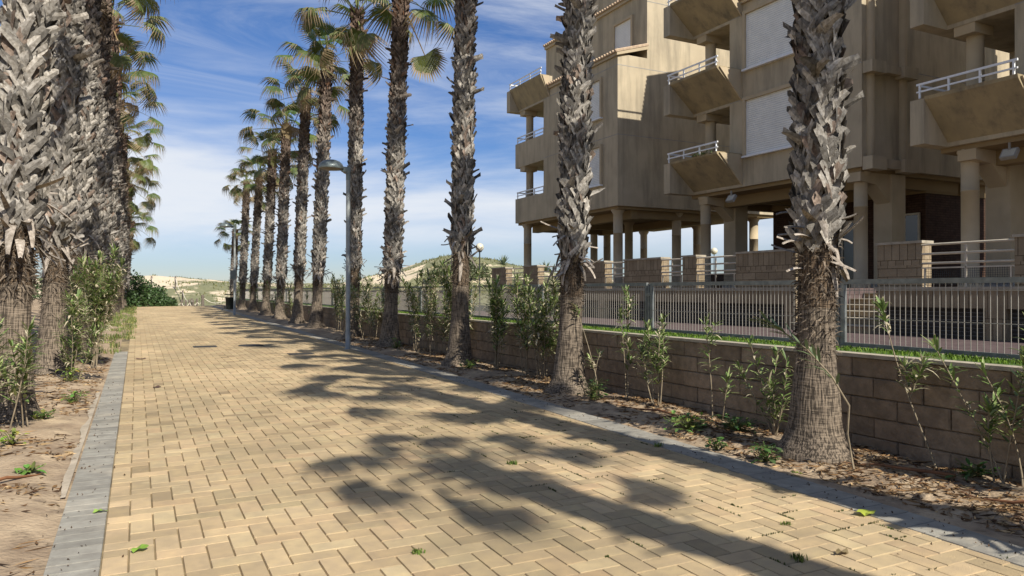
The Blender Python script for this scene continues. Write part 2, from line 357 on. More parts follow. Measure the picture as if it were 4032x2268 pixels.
for yy in range(8, ny):
    y0 = yy * W; t = 1 + random.gauss(0, .10); c = (t, t, t * 1.01)
    if y0 < 19.5: paver(-.18 - .28, -.18, y0, y0 + W, .003, c)
yy = 1.1
while yy < CR - .3:
    t = 1 + random.gauss(0, .09); xo = float(outer(yy + .1)); paver(xo - .33, xo, yy, yy + .21, .003, (t, t, t * 1.01)); yy += .21
o = b.build('kerb_strip', 'kerb', uv=False); tag(o, kind='structure')
# concrete haunch beside the left kerb
b = MB(); ys = np.arange(6.4, 12.5, .12); vs = []
for y in ys:
    wd = .005 + .17 * max(0, float(vnoise(y * 1.3, 1.0, 9, 4)) - .3); vs += [(-.47, y, S * y + .0), (-.47 - wd, y, S * y - .004)]
b.add(vs, [(2 * i, 2 * i + 2, 2 * i + 3, 2 * i + 1) for i in range(len(ys) - 1)]); o = b.build('concrete_edge', 'concrete', uv=False); tag(o, kind='structure'); o.location.z = .012

# dunes and land all round (one big sheet; lies just below the walkway where they overlap)
def dune_z(X, Y):
    d = np.hypot(X, Y)
    far = smooth(58, 96, Y)
    n = vnoise(X * .05, Y * .05, 31, 5); n2 = vnoise(X * .16 + 7, Y * .16, 44, 4)
    z = np.where(Y < CR, S * Y, S * CR) - .16 - smooth(58, 64, Y) * .65 * (1 - smooth(62, 76, Y))
    ridge = 2.3 * smooth(66, 97, Y) * (1 - .35 * smooth(105, 160, Y)) + 1.3 * (n - .5) * far * 2 + .9 * (n2 - .5) * far
    # the big hump beyond the garden
    hump = 4.4 * np.exp(-(((X - 33) / 11) ** 2 + ((Y - 74) / 13) ** 2)) + .8 * (n2 - .5) * np.exp(-(((X - 33) / 16) ** 2 + ((Y - 74) / 18) ** 2)) * 2
    hump = hump + 2.2 * np.exp(-(((X - 47) / 9) ** 2 + ((Y - 66) / 9) ** 2))
    cut = 1 - .9 * smooth(45, 75, X)
    z = z + ridge * cut + hump
    z = np.where((X < -3) & (Y < 70), z + .15 * smooth(-3, -10, X), z)
    z = np.where(d > 160, z * (1 - smooth(160, 300, d)), z)
    return z
def axis(lo, hi, fine_lo, fine_hi, fs, cs):
    return np.unique(np.concatenate([np.arange(lo, fine_lo, cs), np.arange(fine_lo, fine_hi, fs), np.arange(fine_hi, hi + cs, cs)]))
def cover(X, Y):
    t = .54 + .36 * (vnoise(X * .12, Y * .12, 66, 3) - .5) * 2
    t = t + .06 * smooth(20, 30, X) - .06 * np.exp(-((X + 2) / 7) ** 2) * smooth(78, 90, Y)
    return t + .12 * (1 - smooth(66, 76, Y))
o = grid(axis(-1500, 1500, -25, 75, .6, 60), axis(-900, 1500, 55, 125, .6, 45), dune_z, 'dunes', 'dune', cover); tag(o, kind='structure')

# dune grass (uncountable)
b = MB()
for _ in range(14000):
    if random.random() < .5: x, y = random.uniform(-12, 30), random.uniform(60, 100)
    else: x, y = random.uniform(16, 50), random.uniform(56, 82)
    if float(cover(x, y)) + float(vnoise(x * .5, y * .5, 12, 4)) - .5 < .55: continue
    z = float(dune_z(x, y)); hh = random.uniform(.08, .26); a = random.uniform(0, 6.28); wd = random.uniform(.04, .10); l = random.uniform(-.12, .12)
    t = random.uniform(.5, 1.1); c = (t * 2.3, t * 1.1, t * 3.0) if random.random() < .5 else (t * 1.3, t * .8, t * 1.6)
    b.add([(x - wd * math.cos(a), y - wd * math.sin(a), z - .03), (x + wd * math.cos(a), y + wd * math.sin(a), z - .03), (x + l, y + l, z + hh)], [(0, 1, 2)], c)
o = b.build('dune_grass', 'grass', uv=False); tag(o, 'tufts of grey green marram grass scattered over the sand dunes', 'grass', kind='stuff')

# ================================================================== PALMS
def axis_frame(th): return np.array([math.cos(th), math.sin(th), 0.]), np.array([-math.sin(th), math.cos(th), 0.])
def boots_mesh(H, seed, z0=1.95):
    rs = np.random.default_rng(seed); b = MB(); k = 0; z = z0 + .0
    gold = 2.39996; dz = .0120 * 7.6 / 10
    th = rs.uniform(0, 6)
    while z < H - .05:
        f = (z - z0) / (H - z0)
        rc = .165 - .02 * f
        for sgn in (1, -1):
            L = rs.uniform(.20, .33) * (1.0 - .15 * f); wd = rs.uniform(.045, .082) * (1 - .2 * f); tw = sgn * R(rs.uniform(22, 52)); up = R(rs.uniform(9, 25)) * (1.25 if rs.random() < .12 else 1)
            if rs.random() < .03: up = R(rs.uniform(45, 75)); L *= 1.2
            t0 = th + sgn * rs.uniform(.12, .3); er, et = axis_frame(t0)
            d0 = np.array([0, 0, 1.]) * math.cos(tw) + et * math.sin(tw) * -1
            P = []; nseg = 4; curl = rs.uniform(-.02, .05)
            side = np.cross(er, d0); cup = rs.uniform(.006, .02)
            base = er * (rc - .012) + np.array([0, 0, z])
            for i in range(nseg + 1):
                s_ = i / nseg; lift = math.sin(up) * L * s_ + curl * s_ * s_
                c0 = base + d0 * (L * s_ * math.cos(up)); rad = np.array([c0[0], c0[1], 0.]); q = np.linalg.norm(rad); rad /= q
                c0 = np.array([rad[0] * rc, rad[1] * rc, c0[2]]) + rad * (lift + .006)
                ww = wd * (1.15 - .55 * s_) * (1 + rs.uniform(-.12, .12))
                tipj = rs.uniform(-.03, .03, 3) if i == nseg else np.zeros(3)
                P += [c0 - side * ww + d0 * tipj[0], c0 + rad * cup * (1 - .4 * s_) + d0 * tipj[1], c0 + side * ww + d0 * tipj[2]]
            F = []
            for i in range(nseg):
                a = 3 * i; F += [(a, a + 1, a + 4, a + 3), (a + 1, a + 2, a + 5, a + 4)]
            g_ = rs.uniform(.38, 1.15) * (1 - .42 * float(smooth(.35, .8, f)))
            if rs.random() < .15: g_ *= .55
            red = max(0, f - .45) * 1.5 + (rs.random() < .08) * .5
            c = (g_ * (1 - .18 * red), g_ * (.99 - .48 * red), g_ * (.96 - .60 * red)); cd = tuple(x * .66 for x in c)
            cols = [c if i % 2 else cd for i in range(len(F))]; cols = [tuple(q * (1 - .1 * (i // 2 == 0)) for q in cc) for i, cc in enumerate(cols)]
            b.add(P, F, cols, False)
        th += gold; z += dz
    return b
def hang_boots(b, seed, z0, n=26, big=1.):       # old leaf stubs that stick out and hang at the bottom of the boots
    rs = np.random.default_rng(seed)
    for k in range(n):
        th = rs.uniform(0, 6.28); er, et = axis_frame(th); L = rs.uniform(.2, .45) * big; wd = rs.uniform(.03, .055)
        z = z0 + rs.uniform(-.22, .42); el = R(rs.uniform(-75, 35)); bend = R(rs.uniform(-70, 30)); tws = rs.uniform(-.5, .5)
        p = er * .16 + np.array([0, 0, z]); P = []; ns = 6
        for i in range(ns + 1):
            s_ = i / ns; a = el + bend * s_; d = er * math.cos(a) + np.array([0, 0, 1.]) * math.sin(a); nn = -er * math.sin(a) + np.array([0, 0, 1.]) * math.cos(a)
            if i: p = p + d * L / ns + et * tws * L / ns * .5
            ww = wd * (1 - .65 * s_ ** 2); P += [p - et * ww, p + nn * .018, p + et * ww]
        F = []
        for i in range(ns): a = 3 * i; F += [(a, a + 1, a + 4, a + 3), (a + 1, a + 2, a + 5, a + 4)]
        g_ = rs.uniform(.4, 1.05); c = (g_, g_ * .93, g_ * .86); b.add(P, F, c, True)
    return b
def fibre_mesh(seed, z0, z1, n=900):
    rs = np.random.default_rng(seed); b = MB()
    for k in range(n):
        th = rs.uniform(0, 6.28); er, et = axis_frame(th); z = rs.uniform(z0, z1); f = (z - z0) / (z1 - z0)
        if rs.random() > .25 + f: continue
        L = rs.uniform(.04, .13); dr = rs.uniform(.15, .75); dt = rs.uniform(-1, 1); dzz = rs.uniform(-.9, .5)
        d = er * dr + et * dt + np.array([0, 0, dzz]); d /= np.linalg.norm(d); p = er * (.182) + np.array([0, 0, z]); sd_ = np.cross(d, er) ; sd_ /= np.linalg.norm(sd_) + 1e-6; w_ = rs.uniform(.004, .012)
        g_ = rs.uniform(.10, .55); c = (g_, g_ * .85, g_ * .7)
        b.add([p - sd_ * w_, p + sd_ * w_, p + d * L * .6 + er * .01 + sd_ * w_ * .5, p + d * L * .6 + er * .01 - sd_ * w_ * .5, p + d * L - np.array([0, 0, .02])], [(0, 1, 2, 3), (3, 2, 4)], c)
    return b
def trunk_mesh(H, seed, flare=1.):
    rs = np.random.default_rng(seed); prof = []
    zs = np.concatenate([np.linspace(-.15, .5, 9), np.linspace(.6, 2, 10), np.linspace(2.5, H, 8)]); n = 28; vs = []
    ph = rs.uniform(0, 6, 4)
    for z in zs:
        r = .175 + .045 * math.exp(-((z - .45) / .35) ** 2) + flare * .20 * math.exp(-max(z, 0) / .17) - (.03 * (z / H))
        for k in range(n):
            t = 2 * math.pi * k / n; rr = r * (1 + .035 * math.sin(3 * t + ph[0]) * math.exp(-z * 1.5) + .03 * math.sin(7 * t + ph[1]) * math.exp(-z * 4) + rs.uniform(-.008, .008))
            vs.append((rr * math.cos(t), rr * math.sin(t), z))
    f = [(i * n + k, i * n + (k + 1) % n, (i + 1) * n + (k + 1) % n, (i + 1) * n + k) for i in range(len(zs) - 1) for k in range(n)]
    b = MB(); b.add(vs, f, [(1, 1, 1) if i // n < 14 else ((.62, .55, .48) if i // n < 18 else (.14, .11, .09)) for i in range(len(f))], True); return b  # mid tint: brown fibre zone; upper tint paints the shade between leaf bases
def fan_leaf(b, M4, rs, petL, rad, age, droop):
    # local: petiole along +X from origin, up = +Z ; age 0 young .. 1 old
    def T(p): q = M4 @ Vector(p); return (q.x, q.y, q.z)
    pet = []
    sag = -.10 - .35 * age * petL
    pts = [(petL * s_, 0, sag * s_ * s_) for s_ in (0, .3, .65, 1.)]
    pc = (.24, .27, .09) if age < .7 else (.34, .24, .11)
    vs = []; fs = []
    for i, p in enumerate(pts):
        w_ = .022 * (1 - .45 * i / 3)
        for (dy, dz_) in ((-w_, 0), (w_, 0), (0, -w_ * .9)): vs.append(T((p[0], p[1] + dy, p[2] + dz_)))
    for i in range(3):
        for k in range(3): fs.append((3 * i + k, 3 * i + (k + 1) % 3, 3 * i + 3 + (k + 1) % 3, 3 * i + 3 + k))
    b.add(vs, fs, pc)
    ex, ez = petL, sag; slope = math.atan2(2 * sag, petL)
    nseg = 30; span = R(rs.uniform(95, 125)); costa = rs.uniform(.12, .22)
    tint = rs.uniform(.8, 1.15)
    for s_ in range(nseg):
        a = -span + 2 * span * (s_ + .5) / nseg; half = span / nseg * .98
        L = rad * (1.0 - .30 * (abs(a) / span) ** 2) * rs.uniform(.9, 1.05)
        nsec = 5; vs = []; cols = []; fs = []
        kd = droop * rs.uniform(.7, 1.5)
        tipc = rs.uniform(.70, .94) - .25 * age
        for i in range(nsec + 1):
            t = i / nsec; r = L * t
            wv = min(r * math.tan(half), L * .5 * math.tan(half) * (1 + .5 * (1 - t)) * 1.1) if t < .62 else L * .62 * math.tan(half) * (1 - (t - .62) / .38) ** .8 * .75 + .0015
            fold = wv * .45
            # costapalmate: bent down along the midline, segments droop at tips
            zd = -kd * (max(0, t - .45) ** 2) * 2.2 * L - .10 * L * abs(math.sin(a)) * t - costa * t * t * L * math.cos(a) * .8
            rr = r - max(0, t - .6) * kd * .35 * L
            for e in (-1, 0, 1):
                x = ex + rr * math.cos(a) - e * wv * math.sin(a); y = rr * math.sin(a) + e * wv * math.cos(a)
                z = zd + (fold if e == 0 else 0)
                ca, sa = math.cos(slope), math.sin(slope)
                X_ = (x - ex) * ca - z * sa + ex; Z_ = (x - ex) * sa + z * ca + ez
                vs.append(T((X_, y, Z_)))
            if i < nsec:
                tm = (i + .5) / nsec
                if tm > tipc or age > .93:
                    q = rs.uniform(.8, 1.2); c = (.32 * q, .24 * q, .125 * q)
                elif tm > tipc - .2: c = (.20 * tint, .215 * tint, .075 * tint)
                else:
                    q = tint * rs.uniform(.85, 1.15); c = (.085 * q + .05 * age, .145 * q + .01 * age, .032 * q)
                j = 3 * i; fs += [(j, j + 1, j + 4, j + 3), (j + 1, j + 2, j + 5, j + 4)]; cols += [c, tuple(v * .86 for v in c)]
        b.add(vs, fs, cols)
def crown_mesh(seed, n=20, scale=1.):
    rs = np.random.default_rng(seed); b = MB(); th = 0
    for k in range(n):
        f = k / (n - 1); el = R(84 - 108 * f ** .9 + rs.uniform(-10, 10)); th += 2.39996
        az = th + rs.uniform(-.2, .2)
        petL = (.62 + .60 * min(1, f * 2.2)) * scale * rs.uniform(.85, 1.15); rad = (.56 + .20 * min(1, f * 2.5)) * scale * rs.uniform(.85, 1.1)
        M4 = Matrix.Translation((0, 0, -.25 * f)) @ Matrix.Rotation(az, 4, 'Z') @ Matrix.Rotation(-el, 4, 'Y') @ Matrix.Rotation(rs.uniform(-.5, .5), 4, 'X')
        fan_leaf(b, M4, rs, petL, rad, max(0, f ** 2.6 * .9 + rs.uniform(-.1, .06)), .4 + .6 * f)
    # spear leaves
    for k in range(3):
        a = rs.uniform(0, 6.28); b.tube([(0, 0, -.1), (.05 * math.cos(a), .05 * math.sin(a), .5), (.14 * math.cos(a), .14 * math.sin(a), 1.05)], [.02, .03, .004], 5, (.16, .22, .05))
    return b
HV = 9.4
protos = []
for v in range(4):
    bm_ = boots_mesh(HV, 100 + v, 1.9)
    hb = hang_boots(MB(), 300 + v, 1.95, 34, 1.0 + .15 * (v % 2))
    fm = fibre_mesh(200 + v, .85 if v % 2 == 0 else 1.2, 2.0, 1500)
    tr = trunk_mesh(HV, 400 + v)
    cm_ = crown_mesh(500 + v)
    protos.append([bm_, hb, fm, tr, cm_])
pdata = []
for v, (a_, h_, f_, t_, c_) in enumerate(protos):
    r = []
    for nm, mb_, mt_ in (('trunk', t_, 'bark'), ('leaf_bases', a_, 'boot'), ('hanging_stubs', h_, 'boot'), ('fibre', f_, 'boot'), ('crown', c_, 'frond')):
        o = mb_.build(nm, mt_, uv=False); r.append(o.data); bpy.data.objects.remove(o)
    pdata.append(r)
def palm(x, y, H, v, label, lean=(0, 0), rz=None, group='palm trees lining the walkway', fat=1., cs=1.):
    z = gzf(x, y) + .05; sc_ = (H - z) / HV
    t = thing('palm_tree', label, 'palm tree', (x, y, z), group)
    t.rotation_euler = (-math.atan2(lean[1], H), math.atan2(lean[0], H), 0)
    rz = random.uniform(0, 6.28) if rz is None else rz
    for nm, me in zip(('trunk', 'leaf_bases', 'hanging_stubs', 'fibre', 'crown'), pdata[v]):
        o = bpy.data.objects.new(nm, me); col.objects.link(o); o.parent = t; o.rotation_euler = (0, 0, rz)
        if nm == 'trunk': o.scale = ((1 + fat) / 2 + .03, (1 + fat) / 2 + .03, sc_)
        elif nm == 'leaf_bases': o.scale = (fat, fat, sc_)
        elif nm == 'crown': o.location = (0, 0, HV * sc_ - .05); o.scale = (cs, cs, cs); o.rotation_euler = (0, 0, random.uniform(0, 6.28))
        else: o.scale = (fat, fat, sc_)
    return t
RP = [  # x, y, crown height, variant, lean
    (5.65, 4.88, 9.3, 0, (.12, 0)), (5.65, 9.29, 9.5, 1, (.28, 0)), (5.65, 13.43, 10.6, 2, (.2, 0)), (5.70, 18.05, 9.3, 3, (.3, 0)),
    (5.70, 21.6, 9.9, 0, (.12, 0)), (5.75, 26.9, 10.1, 1, (.4, 0)), (5.75, 30.4, 9.7, 2, (.35, 0)), (5.75, 34.5, 9.1, 3, (.3, 0)),
    (5.75, 38.6, 8.6, 0, (.36, 0)), (5.75, 43.3, 8.1, 1, (.38, 0)), (5.75, 48.0, 8.3, 2, (.3, 0)), (5.75, 53.0, 5.7, 3, (.2, 0))]
rl = ['large foreground palm with curled grey stubs and a wide flared base',
      'second palm of the right row, its smooth trunk before the pair of fence posts',
      'third palm of the right row, between the two tallest oleander thickets',
      'fourth palm of the right row, first one there whose crown is in the picture',
      'palm standing directly behind the near street lamp pole',
      'tall palm just left of the near street lamp, its lower trunk pale and bare',
      'seventh palm of the right row, one left of the pale tall trunk',
      'eighth palm of the right row, counted from the big foreground trunk',
      'ninth palm of the right row, slightly shorter than its right neighbour',
      'tenth palm of the right row, two before the short one at the far end',
      'palm right beside the far lamp, second last of the right row',
      'shortest palm, last of the right row, behind the far lamp and litter bin']
for (x, y, H, v, le), lb in zip(RP, rl): palm(x, y, H, v, lb, le, fat=(.86, .83, .80, .86, .80, .88, .82, .86, .84, .80, .84, .8)[v + 4 * int(y > 19) + 4 * int(y > 36)], cs=1.05 if y < 45 else .8)
for k, (x, y, H) in enumerate([(5.4, .6, 9.3), (5.15, -4.3, 9.3)]):
    palm(x, y, H, (k * 2 + 2) % 4, 'palm beside the camera whose fan shaped shadow falls on the yellow paving', (-.15 - .95 * k, 0), fat=.95, cs=(1.15, .76)[k])
LP = [(-1.32, 10.2, 10.6), (-1.32, 14.9, 10.8), (-1.28, 19.4, 10.9), (-1.24, 24.0, 11.0), (-1.20, 28.6, 10.9), (-1.16, 33.2, 10.6), (-1.12, 37.8, 10.2), (-1.05, 42.4, 9.5), (-1.0, 47.0, 9.0), (-.95, 51.5, 8.2), (-.85, 56.5, 6.3)]
ll = ['leftmost foreground palm whose thick shaggy trunk is cut by the picture edge', 'second palm of the left row, with broad grey stubs hanging at head height',
      'third palm of the left row, partly behind the tall oleander bush', 'fourth palm of the left row, its trunk edge reddish brown near the top',
      'fifth palm of the left row, mostly hidden behind nearer trunks', 'sixth palm of the left row, with fan leaves sticking out to the right',
      'seventh palm of the left row, showing leaves against the blue sky', 'eighth palm of the left row, crown half hidden by nearer crowns',
      'ninth palm of the left row, beside the grassy verge', 'tenth palm of the left row, second last before the dark green shrub', 'last and shortest left palm, next to the dark green shrub']
for k, ((x, y, H), lb) in enumerate(zip(LP, ll)): palm(x, y, H, (k + 1) % 4, lb, (.42 if k < 9 else .55, 0), fat=(1.0, .95, .92, .96)[k % 4], cs=1.08)

# ================================================================== OLEANDERS
def ole_leaf(b, p, d, up, L, wd, c, curl):
    d = Vector(d).normalized(); s_ = d.cross(Vector(up));
    if s_.length < .01: s_ = Vector((1, 0, 0))
    s_.normalize(); n = s_.cross(d); p = Vector(p); vs = []
    for t, ww in ((0, .15), (.3, .85), (.62, .9), (.85, .5), (1, .04)):
        q = p + d * (L * t) - n * (0) + Vector((0, 0, -1)) * (curl * L * t * t)
        vs += [q - s_ * wd * ww, q + n * (-wd * .25 * (ww > .3)), q + s_ * wd * ww]
    fs = []
    for i in range(4): a = 3 * i; fs += [(a, a + 1, a + 4, a + 3), (a + 1, a + 2, a + 5, a + 4)]
    cols = []
    for i in range(4):
        cc = c
        if i == 3 and random.random() < .35: cc = (.5, .42, .26)
        cols += [cc, tuple(v * .88 for v in cc)]
    b.add([tuple(v) for v in vs], fs, cols, True)
LS = 1.
def oleander(stems, leafy=.5, dens=1., dry=.15, seed=0):
    # stems: list of (dx,dy, topx,topy,topz)
    random.seed(seed); bs, bl = MB(), MB()
    for (x0, y0, x1, y1, h) in stems:
        pts = []; k1, k2 = random.uniform(-.06, .06), random.uniform(-.06, .06)
        for i in range(8):
            t = i / 7; pts.append(Vector((x0 + (x1 - x0) * t ** 1.2 + k1 * math.sin(t * 3.1), y0 + (y1 - y0) * t ** 1.2 + k2 * math.sin(t * 3.1), -.05 + (h + .05) * t)))
        bs.tube(pts, [.009 - .0055 * i / 7 for i in range(8)], 5)
        def leaves(pts, lo, dens):
            n = int(26 * dens * (pts[-1] - pts[0]).length * (1 - lo) * 1.6)
            for k in range(n):
                t = lo + (1 - lo) * (random.random() ** .65); i = min(len(pts) - 2, int(t * (len(pts) - 1))); f = t * (len(pts) - 1) - i; p = pts[i].lerp(pts[i + 1], f)
                ax = (pts[i + 1] - pts[i]).normalized(); a = random.uniform(0, 6.28); up = random.uniform(.25, 1.3) if t < .93 else random.uniform(.9, 2.6)
                d = Vector((math.cos(a), math.sin(a), 0)) + ax * up
                if random.random() < dry: c = (.58, .50, .33); cu = random.uniform(.2, .9)
                else:
                    q = random.uniform(.7, 1.35); c = (.14 * q, .21 * q, .055 * q) if random.random() < .6 else (.32 * q, .38 * q, .14 * q); cu = random.uniform(-.05, .55)
                ole_leaf(bl, p, d, (0, 0, 1), random.uniform(.10, .18) * LS, random.uniform(.010, .016) * LS, c, cu)
        leaves(pts, leafy, dens)
        for _ in range(random.choice((0, 1, 2, 2))):
            i = random.randint(2, 5); a = random.uniform(0, 6.28); L = random.uniform(.2, .5) * h / 1.4
            q = [pts[i] + Vector((math.cos(a) * .3, math.sin(a) * .3, .9)) * (L * t) for t in (0, .33, .66, 1.)]
            bs.tube(q, [.005, .004, .003, .002], 4); leaves(q, .15, dens * 1.2)
    return bs, bl
def place_ole(x, y, stems, label, seed, leafy=.5, dens=1., dry=.15, group='oleander plants along the block wall'):
    global LS
    LS = 1.0 if y < 9.2 and x > 0 else 1.25
    bs, bl = oleander(stems, leafy, dens * (1.45 if LS == 1 else 1.6), dry, seed); t = thing('oleander', label, 'oleander', (x, y, float(bed_z(np.array(x), np.array(y)))), group)
    bs.build('stem', 'stem', t, uv=False); bl.build('leaves', 'leaf', t, uv=False); return t
def rstems(n, h, spread, seed, r0=.12):
    rr = random.Random(seed); out = []
    for _ in range(n):
        a = rr.uniform(0, 6.28); q = rr.uniform(.1, 1); x0, y0 = r0 * math.cos(a) * q, r0 * math.sin(a) * q
        out.append((x0, y0, x0 + math.cos(a) * spread * q, y0 + math.sin(a) * spread * q * 1.3, h * rr.uniform(.62, 1.05)))
    return out
place_ole(6.05, 3.95, [(0, 0, -.02, .52, 1.38)], 'lone bare oleander stem with one leafy tuft on top, right of the big palm', 1, .80, 2.4, .35)
place_ole(6.0, 3.38, [(0, 0, -.05, .55, 1.05), (.05, -.1, .05, .2, .85), (.02, .03, .0, -.15, 1.0), (0, .08, -.05, .1, .6)], 'loose oleander with four thin stems, just right of the lone bare stem', 2, .35, 1.0)
place_ole(6.02, 2.95, rstems(7, 1.28, .18, 33), 'dense dark oleander clump at the right edge of the picture', 3, .3, 1.2, .08)
# the broken branch leaning across the foreground trunk
bs, bl = MB(), MB(); random.seed(5)
pts = [Vector(p) for p in ((.0, .0, 0), (-.02, .05, .3), (-.06, .0, .55), (-.2, .06, .8), (-.36, .17, 1.02), (-.52, .28, 1.17), (-.62, .36, 1.25))]
bs.tube(pts, [.011, .01, .009, .008, .007, .005, .003], 6)
for k in range(46):
    t = .42 + .58 * random.random() ** .7; i = min(5, int(t * 6)); p = pts[i].lerp(pts[i + 1], t * 6 - i); ax = (pts[i + 1] - pts[i]).normalized(); a = random.uniform(0, 6.28)
    q = random.uniform(.9, 1.4); ole_leaf(bl, p, Vector((math.cos(a), math.sin(a), .2 * math.sin(a * 2))) * .75 + ax * 1.2, (0, 0, 1), random.uniform(.14, .22), random.uniform(.013, .019), (.15 * q, .20 * q, .09 * q), random.uniform(0, .35))
t = thing('oleander', 'bent oleander branch with pale leaves leaning across the big foreground palm trunk', 'oleander', (5.42, 4.28, float(bed_z(np.array(5.42), np.array(4.28)))), 'oleander plants along the block wall')
bs.build('stem', 'stem', t, uv=False); bl.build('leaves', 'leaf', t, uv=False)
place_ole(5.95, 5.65, [(0, 0, -.1, .25, .95), (.02, .02, .03, -.12, .8), (0, 0, -.05, .5, .7), (0, 0, .1, .05, .9), (0, 0, -.15, -.05, .6)], 'airy narrow leaved oleander just left of the big foreground palm', 6, .15, .9, .1)
place_ole(6.0, 6.65, [(0, 0, .0, .12, 1.15), (.03, -.12, .0, -.25, .5)], 'single straight oleander shoot before the block wall, between two bushier ones', 7, .45, 1.1, .05)
place_ole(5.95, 7.6, rstems(4, 1.25, .15, 8), 'upright oleander with several close stems midway between the two nearest palms', 8, .3, 1.5, .12)
place_ole(5.95, 8.25, [(0, 0, .02, .05, 1.45), (.04, .1, .05, .25, 1.15), (0, .02, -.05, -.1, .7)], 'tall oleander with a bright young tuft beside the pair of fence posts', 9, .5, 1.2, .12)
place_ole(5.75, 8.62, [(0, 0, -.1, .5, 1.28), (0, 0, .1, .15, .6)], 'slanting thin oleander stem whose pale tuft crosses the second palm', 10, .85, 2.2, .5)
place_ole(6.0, 10.0, rstems(5, 1.75, .2, 11), 'tall oleander immediately left of the second palm', 11, .3, 1.25, .25)
place_ole(5.95, 10.6, rstems(7, 1.6, .25, 12), 'oleander with brown dried tips, second bush left of the second palm', 12, .3, 1.2, .3)
place_ole(6.0, 11.3, rstems(7, 1.75, .25, 13), 'oleander in the middle of the gap between the second and third palms', 13, .35, 1.2, .28)
place_ole(5.9, 12.3, rstems(8, 1.65, .3, 14), 'bushy oleander hard against the right side of the third palm', 14, .25, 1.2, .2)
kk = 20
mid = [(6.0, 14.5, 9, 1.75, 'oleander touching the left side of the third palm'), (5.95, 15.4, 9, 1.85, 'tallest oleander, between the third and fourth palms of the right row'), (5.95, 16.4, 9, 1.7, 'thick oleander just right of the fourth palm of the right row'),
       (5.95, 19.3, 8, 1.6, 'oleander left of the fourth palm of the right row'), (5.95, 20.5, 8, 1.5, 'dark oleander just right of the near lamp pole'),
       (5.95, 22.9, 8, 1.5, 'oleander just left of the near lamp pole'), (5.95, 24.3, 9, 1.6, 'brownish oleander between the near lamp and the tall pale trunked palm'),
       (5.95, 28.4, 7, 1.5, 'oleander between the sixth and seventh palms of the right row'), (5.95, 32.2, 7, 1.5, 'oleander between the seventh and eighth palms of the right row'),
       (5.95, 36.4, 6, 1.5, 'oleander between the eighth and ninth palms of the right row'), (5.95, 40.6, 6, 1.5, 'oleander between the ninth and tenth palms of the right row'),
       (5.95, 45.5, 6, 1.5, 'oleander between the tenth and eleventh palms of the right row'), (5.95, 50.4, 6, 1.3, 'farthest oleander, beside the far lamp')]
for x, y, n, h, lb in mid:
    kk += 1; place_ole(x, y, rstems(n, h * 1.06, .45, kk, .3), lb, kk, .2, 1.1 if y < 25 else .9, .4)
LG = 'oleander bushes under the left palms'
place_ole(-1.25, 9.2, rstems(5, 1.2, .35, 61), 'low oleander with big dark leaves at the left picture edge', 61, .3, .8, .15, LG)
place_ole(-1.05, 9.5, rstems(3, .95, .3, 64), 'drooping oleander shoots in front of the leftmost palm', 64, .3, .7, .12, LG)
place_ole(-.95, 13.6, rstems(7, 1.3, .4, 62), 'oleander with cream dried tips between the first two left palms', 62, .25, 1.0, .3, LG)
place_ole(-.72, 15.6, [(0, 0, .35, .3, 2.2), (.05, .1, .1, .6, 2.1), (-.05, 0, .5, -.1, 2.0), (0, .1, -.2, .4, 2.0), (.06, -.05, .3, .1, 1.7), (0, 0, .05, -.2, 1.9), (0, 0, .45, .5, 1.75)], 'tall oleander bush with silvery green leaves, in front of the left palm trunks', 63, .42, 1.7, .25, LG)
place_ole(-.9, 17.6, rstems(7, 1.9, .5, 65), 'dry tipped oleander just behind the tall silvery one', 65, .35, 1.4, .45, LG)
place_ole(-.95, 22.0, rstems(7, 1.5, .5, 66), 'brownish oleander farther up the left bed', 66, .3, 1.3, .5, LG)
random.seed(77)

# ================================================================== SHRUB, WEEDS, LITTER
def leaf_cloud(b, cx_, cy_, cz_, rx_, ry_, rz_, n, size, c1, seed, lump=.25):
    rs = np.random.default_rng(seed)
    for k in range(n):
        u = rs.normal(size=3); u /= np.linalg.norm(u); u[2] = abs(u[2]) if rs.random() < .85 else u[2]
        lp = 1 + lump * (float(vnoise(u[0] * 3 + 9, u[1] * 3 + u[2] * 3, seed, 3)) - .5) * 2
        rr = lp * rs.uniform(.72, 1.02)
        p = np.array([cx_ + u[0] * rx_ * rr, cy_ + u[1] * ry_ * rr, cz_ + u[2] * rz_ * rr])
        a = rs.normal(size=3); a /= np.linalg.norm(a); d = np.cross(a, rs.normal(size=3)); d /= np.linalg.norm(d); e = u * .8 + a * .6; s_ = np.cross(d, e); s_ /= np.linalg.norm(s_) + 1e-6
        L = size * rs.uniform(.6, 1.3); w_ = L * .32; q = rs.uniform(.6, 1.5); c = tuple(x * q for x in c1)
        b.add([p - d * L * .5, p - s_ * w_, p + d * L * .5, p + s_ * w_], [(0, 1, 2, 3)], c)
t = thing('shrub', 'dense dark green rounded shrub at the far left end of the walkway', 'shrub', (-1.2, 57.5, gzf(0, 57)))
b = MB()
for j, (dx, dy, rx_, rz_) in enumerate(((-1.8, 1, 2.2, 3.2), (.2, .5, 2.0, 2.75), (1.9, 1.2, 1.5, 1.7), (-3.5, .5, 2.5, 2.0), (2.9, 1.6, .9, .7))):
    leaf_cloud(b, dx, dy, 0, rx_, 1.8, rz_, 5200 if j < 2 else 2600, .17, (.055, .10, .028), 70 + j, .3)
b.build('foliage', 'leaf', t, uv=False)
for k in range(8):
    a = random.uniform(-3.5, 2.5); b = MB(); b.tube([(a, .6, 0), (a + random.uniform(-.5, .5), .5, .9), (a + random.uniform(-1, 1), .4, 1.6)], [.04, .03, .015], 5); b.build('branch', 'wood', t, uv=False)

